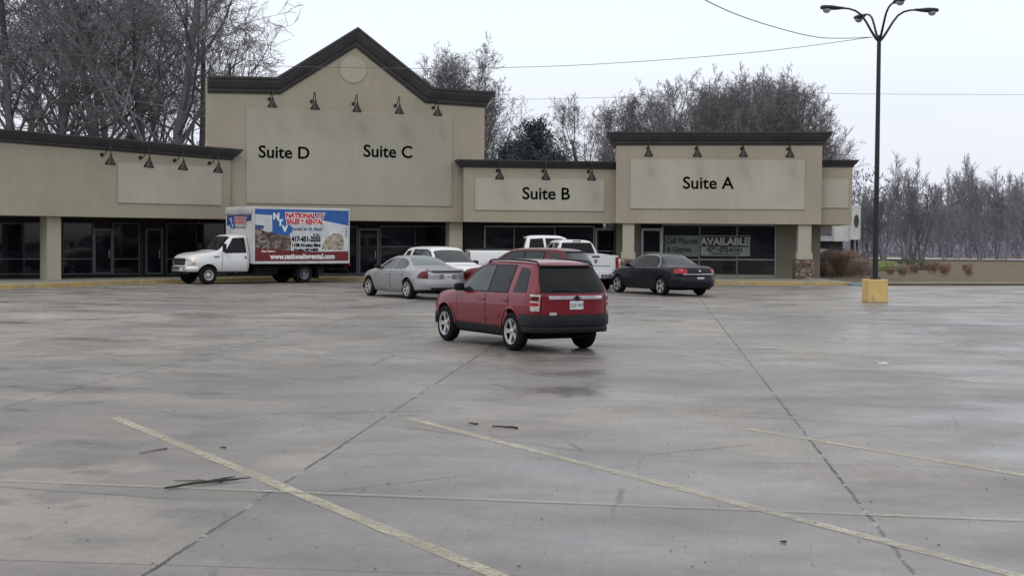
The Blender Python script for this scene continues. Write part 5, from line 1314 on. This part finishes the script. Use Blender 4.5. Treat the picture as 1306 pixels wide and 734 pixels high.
# unseen wooded rise added behind the viewer to darken reflections in glass and paint
mb = MB(); rows = []
for i in range(70):
    a = math.pi * (1.0 + i / 69) ; rr = 85 + 6 * math.sin(i * 1.7); hh = 9 + 3.0 * math.sin(i * .8) + 2.2 * math.sin(i * 2.9); x, y = rr * math.cos(a) * 1.3, rr * math.sin(a)
    rows.append([(x, y, -1), (x * 1.02, y * 1.02, hh * .6), (x * 1.06, y * 1.06, hh), (x * 1.3, y * 1.3, hh * .8)])
mb.grid(rows); o = mb.build('hills', M['wood'], smooth=60); o['kind'] = 'structure'

# ------------------------------------------------------------------ right background: shrubs, small building, signs
M['brush'] = bark('brown_brush', (.33, .235, .19)); M['brush2'] = bark('grey_brush', (.36, .30, .26))
sm_ = []
for i in range(3):
    lv = grow(200 + i, 1.6, spread=1.1, dens=.95, trunks=9, up=.5, tw=.007, nl=3, first=.05)
    V, Fc = tubes(lv[0], 4); a_ = bpy.data.meshes.new('shrub_stems'); a_.from_pydata(V.tolist(), [], Fc); a_.materials.append(M['brush'])
    V, Fc = tubes(lv[1] + lv[2] + lv[3], 3); c_ = bpy.data.meshes.new('shrub_twigs'); c_.from_pydata(V.tolist(), [], Fc); c_.materials.append(M['brush2' if i == 2 else 'brush']); sm_.append((a_, c_))
for k in range(48):
    px = rg.uniform(1036, 1104) if k < 34 else rg.uniform(1098, 1250); Y = rg.uniform(72, 82) if k < 20 else rg.uniform(76, 88)
    hgt = rg.uniform(.45, .85) * (1 if px < 1098 else .6)
    p = at_px(px, Y); e = put_tree(sm_[k % 3], (p[0], p[1], .1), rg.random() * 6.28, hgt, 'brown leafless shrub in the verge beyond the end of the shops', 'leafless shrubs in the verge', 'shrub', cat='shrub')
    for ch, nn in zip(e.children, ('stems', 'twigs')): ch.name = nn
def leafy(name, loc, r, h, col, label, seed, n=1800):
    rg2 = random.Random(seed); V = []; Fc = []
    for k in range(n):
        a = rg2.random() * 6.283; rr = r * rg2.random() ** .5; z = h * rg2.random() * (1 - .5 * (rr / r) ** 2); c = Vector((rr * math.cos(a), rr * math.sin(a), z)); q = Vector((rg2.gauss(0, 1), rg2.gauss(0, 1), rg2.gauss(.4, .6))).normalized() * .10; s_ = q.orthogonal().normalized() * .045
        b_ = len(V); V += [tuple(c - s_), tuple(c + s_), tuple(c + q)]; Fc.append((b_, b_ + 1, b_ + 2))
    me = bpy.data.meshes.new(name); me.from_pydata(V, [], Fc); me.materials.append(col); o = bpy.data.objects.new(name, me); COL.objects.link(o); o.location = loc; tag(o, label, 'shrub'); return o
M['leaf_yellow'] = simple('yellow_green_leaf', (.22, .24, .10), .7, 0, .2, 0, .3, 1, True); M['leaf_dark'] = simple('dark_leaf', (.06, .065, .05), .7, 0, .2, 0, .3, 1, True)
for k, (px, Y, r, h_, mt, lb) in enumerate(((1101, 88, 1.1, .75, 'leaf_yellow', 'low yellow-green shrub just left of the lamp pole'), (1128, 90, 1.2, .7, 'leaf_yellow', 'low yellow-green shrub just right of the lamp pole'), (1097, 92, .8, 1.1, 'leaf_dark', 'small dark evergreen shrub beside the pale road'), (1165, 94, 1.3, .9, 'leaf_dark', 'dark evergreen shrub well right of the lamp'))):
    p = at_px(px, Y); leafy('leafy_shrub', (p[0], p[1], .1), r, h_, M[mt], lb, 300 + k)
# neighbouring building with a hipped roof
hb = empty('neighbour_building', at_px(1040, 108)); tag(hb, 'low building with a dark hipped roof and pale fascia past the end of the shops', 'building')
M['shingle'] = simple('dark_shingle', (.085, .078, .080), .9, 0, .2, 0, .25, 1.2, True); M['brick_dark'] = simple('dark_brick', (.07, .062, .062), .9, 0, .2, 0, .3, .8, True)
M['fascia_pale'] = simple('pale_fascia', (.33, .33, .33), .7, 0, .3, 0, .3, .8, True)
mb = MB(); mb.box((-2, 4, 1.0), (8.2, 8, 2.0)); mb.build('wall', M['brick_dark'], hb)
mb = MB(); mb.box((-2, 4, 2.22), (9.4, 9.2, .50)); mb.build('fascia', M['fascia_pale'], hb)
mb = MB(); mb.prism([(-6.8, -.7, 2.47), (2.8, -.7, 2.47), (2.8, 8.7, 2.47), (-6.8, 8.7, 2.47)], [(-3.6, 2.6, 3.9), (-.2, 2.6, 3.9), (-.2, 5.2, 3.9), (-3.6, 5.2, 3.9)]); mb.build('roof', M['shingle'], hb)
mb = MB(); mb.box((.4, -.02, 1.2), (1.2, .06, 1.1)); mb.build('window', M['shop_glass'], hb)
# tall pylon sign
p = at_px(1089, 92); ps = empty('pylon_sign', p, rad(8)); tag(ps, 'tall white pylon sign with a dark oval mark, seen past the end of the shops', 'sign')
sc_ = F / 92
M['sign_white'] = simple('sign_white', (.52, .54, .52), .5, 0, .4, 0, .18, 1.5)
zt1 = P(1089, 262, 92).z; zb1 = P(1089, 306, 92).z
mb = MB(); mb.box((0, 0, (zt1 + zb1) / 2), (.72, .5, zt1 - zb1)); mb.build('panel', M['sign_white'], ps, bevel=.04)
mb = MB(); mb.box((-.85, .1, zb1 + .55), (1.1, .4, 1.3)); mb.build('side_panel', M['sign_white'], ps, bevel=.03)
mb = MB(); mb.tube([(-.1, 0, 0), (-.1, 0, zb1)], .12, 10); mb.tube([(.25, .1, 0), (.25, .1, zb1)], .07, 8); mb.build('post', M['bronze'], ps)
mb = MB(); mb.prism([(.05 + .17 * math.cos(t), -.255, (zt1 + zb1) / 2 + .1 + .42 * math.sin(t)) for t in np.linspace(0, 6.283, 21)[:-1]], [(.05 + .17 * math.cos(t), -.27, (zt1 + zb1) / 2 + .1 + .42 * math.sin(t)) for t in np.linspace(0, 6.283, 21)[:-1]]); mb.build('emblem', M['leaf_dark'], ps)
# small white notice board
p = at_px(1048, 78); nbd = empty('notice_board', (p[0], p[1], .1), rad(-4)); tag(nbd, 'plain white square board on posts among the brown shrubs', 'sign')
zt1 = P(1048, 318, 78).z - .1; zb1 = P(1048, 334, 78).z - .1
mb = MB(); mb.box((0, 0, (zt1 + zb1) / 2), (.66, .05, zt1 - zb1)); mb.build('board', M['sign_white'], nbd, bevel=.015)
mb = MB(); [mb.box((sx_, .05, zt1 / 2 - .02), (.06, .05, zt1)) for sx_ in (-.28, .28)]; mb.build('post', M['dark_wall'], nbd)
# low stakes on the yellow kerb
for px, lb in ((1012, 'short dark stake on the yellow kerb left of the stone pillar'), (1026, 'short dark stake on the yellow kerb before the stone pillar'), (1063, 'short dark stake at the kerb beside the shrubs')):
    q = G(px, 359.5 if px < 1050 else 357.5); mb = MB(); mb.tube([(0, 0, .1), (.01, 0, .26), (.0, .01, .40)], [.035, .03, .02], 6); o = mb.build('stake', M['bronze'], None); o.location = (q.x, q.y, .05); tag(o, lb, 'stake')

# ------------------------------------------------------------------ litter of sticks
M['stick'] = simple('wet_stick', (.022, .018, .016), .6, 0, .5, 0, .4, 30); M['straw'] = simple('pale_stick', (.16, .145, .125), .8, 0, .3, 0, .3, 30)
def stick(a, b, r, mat, label, forks=0, seed=0):
    rg3 = random.Random(seed); a = G(*a); b = G(*b); n = 9; pts = []; dv = (b - a); sd = Vector((-dv.y, dv.x, 0)).normalized()
    for i in range(n + 1):
        t = i / n; pts.append(a.lerp(b, t) + sd * (min(.03, .012 * dv.length) * math.sin(2.6 * t + seed) + rg3.gauss(0, .003)) + Vector((0, 0, r + abs(rg3.gauss(0, .002)) + min(.02, .012 * dv.length) * math.sin(math.pi * t) * (r > .008))))
    mb = MB(); mb.tube([p - a for p in pts], [r * (.55 + .45 * i / n) for i in range(n + 1)], 7)
    for k in range(forks):
        i = n - 1 - k; q = pts[i] - a; mb.tube([q, q + dv.normalized() * .16 + sd * (.05 if k % 2 else -.06), q + dv.normalized() * .28 + sd * (.05 if k % 2 else -.09)], [r * .6, r * .5, r * .3], 6)
    o = mb.build('stick', mat, None, smooth=50); o.location = a; tag(o, label, 'stick'); return o
stick((211, 624.5), (283, 614), .014, M['stick'], 'thick wet black stick across the pale line at the lower left', 3, 1)
stick((222, 613.5), (262, 613), .007, M['straw'], 'thin pale twig just behind the thick black stick', 0, 2)
stick((178, 579), (212, 572.5), .009, M['straw'], 'bent thin twig near the left end of the wide yellow line', 0, 3)
stick((628, 544.5), (660, 547), .013, M['stick'], 'dark stick behind the long yellow line in the middle', 0, 4)
stick((598, 540.5), (609, 541.5), .011, M['stick'], 'tiny dark stick left of the middle stick', 0, 5)
stick((281, 571), (288, 571.5), .008, M['stick'], 'tiny dark twig beyond the wide yellow line', 0, 6)
stick((995, 691), (1003, 691.8), .008, M['stick'], 'tiny dark twig below the end of the long yellow line', 0, 7)
rl = random.Random(77); V = []; Fc = []
for k in range(900):
    y = 7 + 50 * rl.random() ** 1.6; x = rl.uniform(-.45, .45) * y + rl.gauss(0, .5); s_ = rl.uniform(.003, .009); a = rl.random() * 6.28; b_ = len(V)
    V += [(x + s_ * math.cos(a + t) * (1.7 if t in (0, math.pi) else 1), y + s_ * math.sin(a + t), .003 + s_ * .5 * (t == 0) + .002 * (t > 2)) for t in (0, math.pi / 2, math.pi, 4.7)]; V.append((x, y, .004 + s_ * .8))
    Fc += [(b_, b_ + 1, b_ + 4), (b_ + 1, b_ + 2, b_ + 4), (b_ + 2, b_ + 3, b_ + 4), (b_ + 3, b_, b_ + 4)]
me = bpy.data.meshes.new('leaf_litter'); me.from_pydata(V, [], Fc); me.materials.append(M['stick']); me.materials.append(M['straw']); me.polygons.foreach_set('material_index', [(i // 4) % 2 for i in range(len(Fc))])
o = bpy.data.objects.new('leaf_litter', me); COL.objects.link(o); tag(o, 'grit and leaf crumbs strewn over the wet concrete', 'litter', kind='stuff')
mb = MB(); mb.box((0, 0, .012), (.16, .09, .02), .4); mb.box((.03, .02, .024), (.07, .05, .012), .1); o = mb.build('litter_scrap', M['white_mark'], None); q = G(1126, 464); o.location = q; tag(o, 'scrap of white litter on the lot near the right stripe', 'litter')
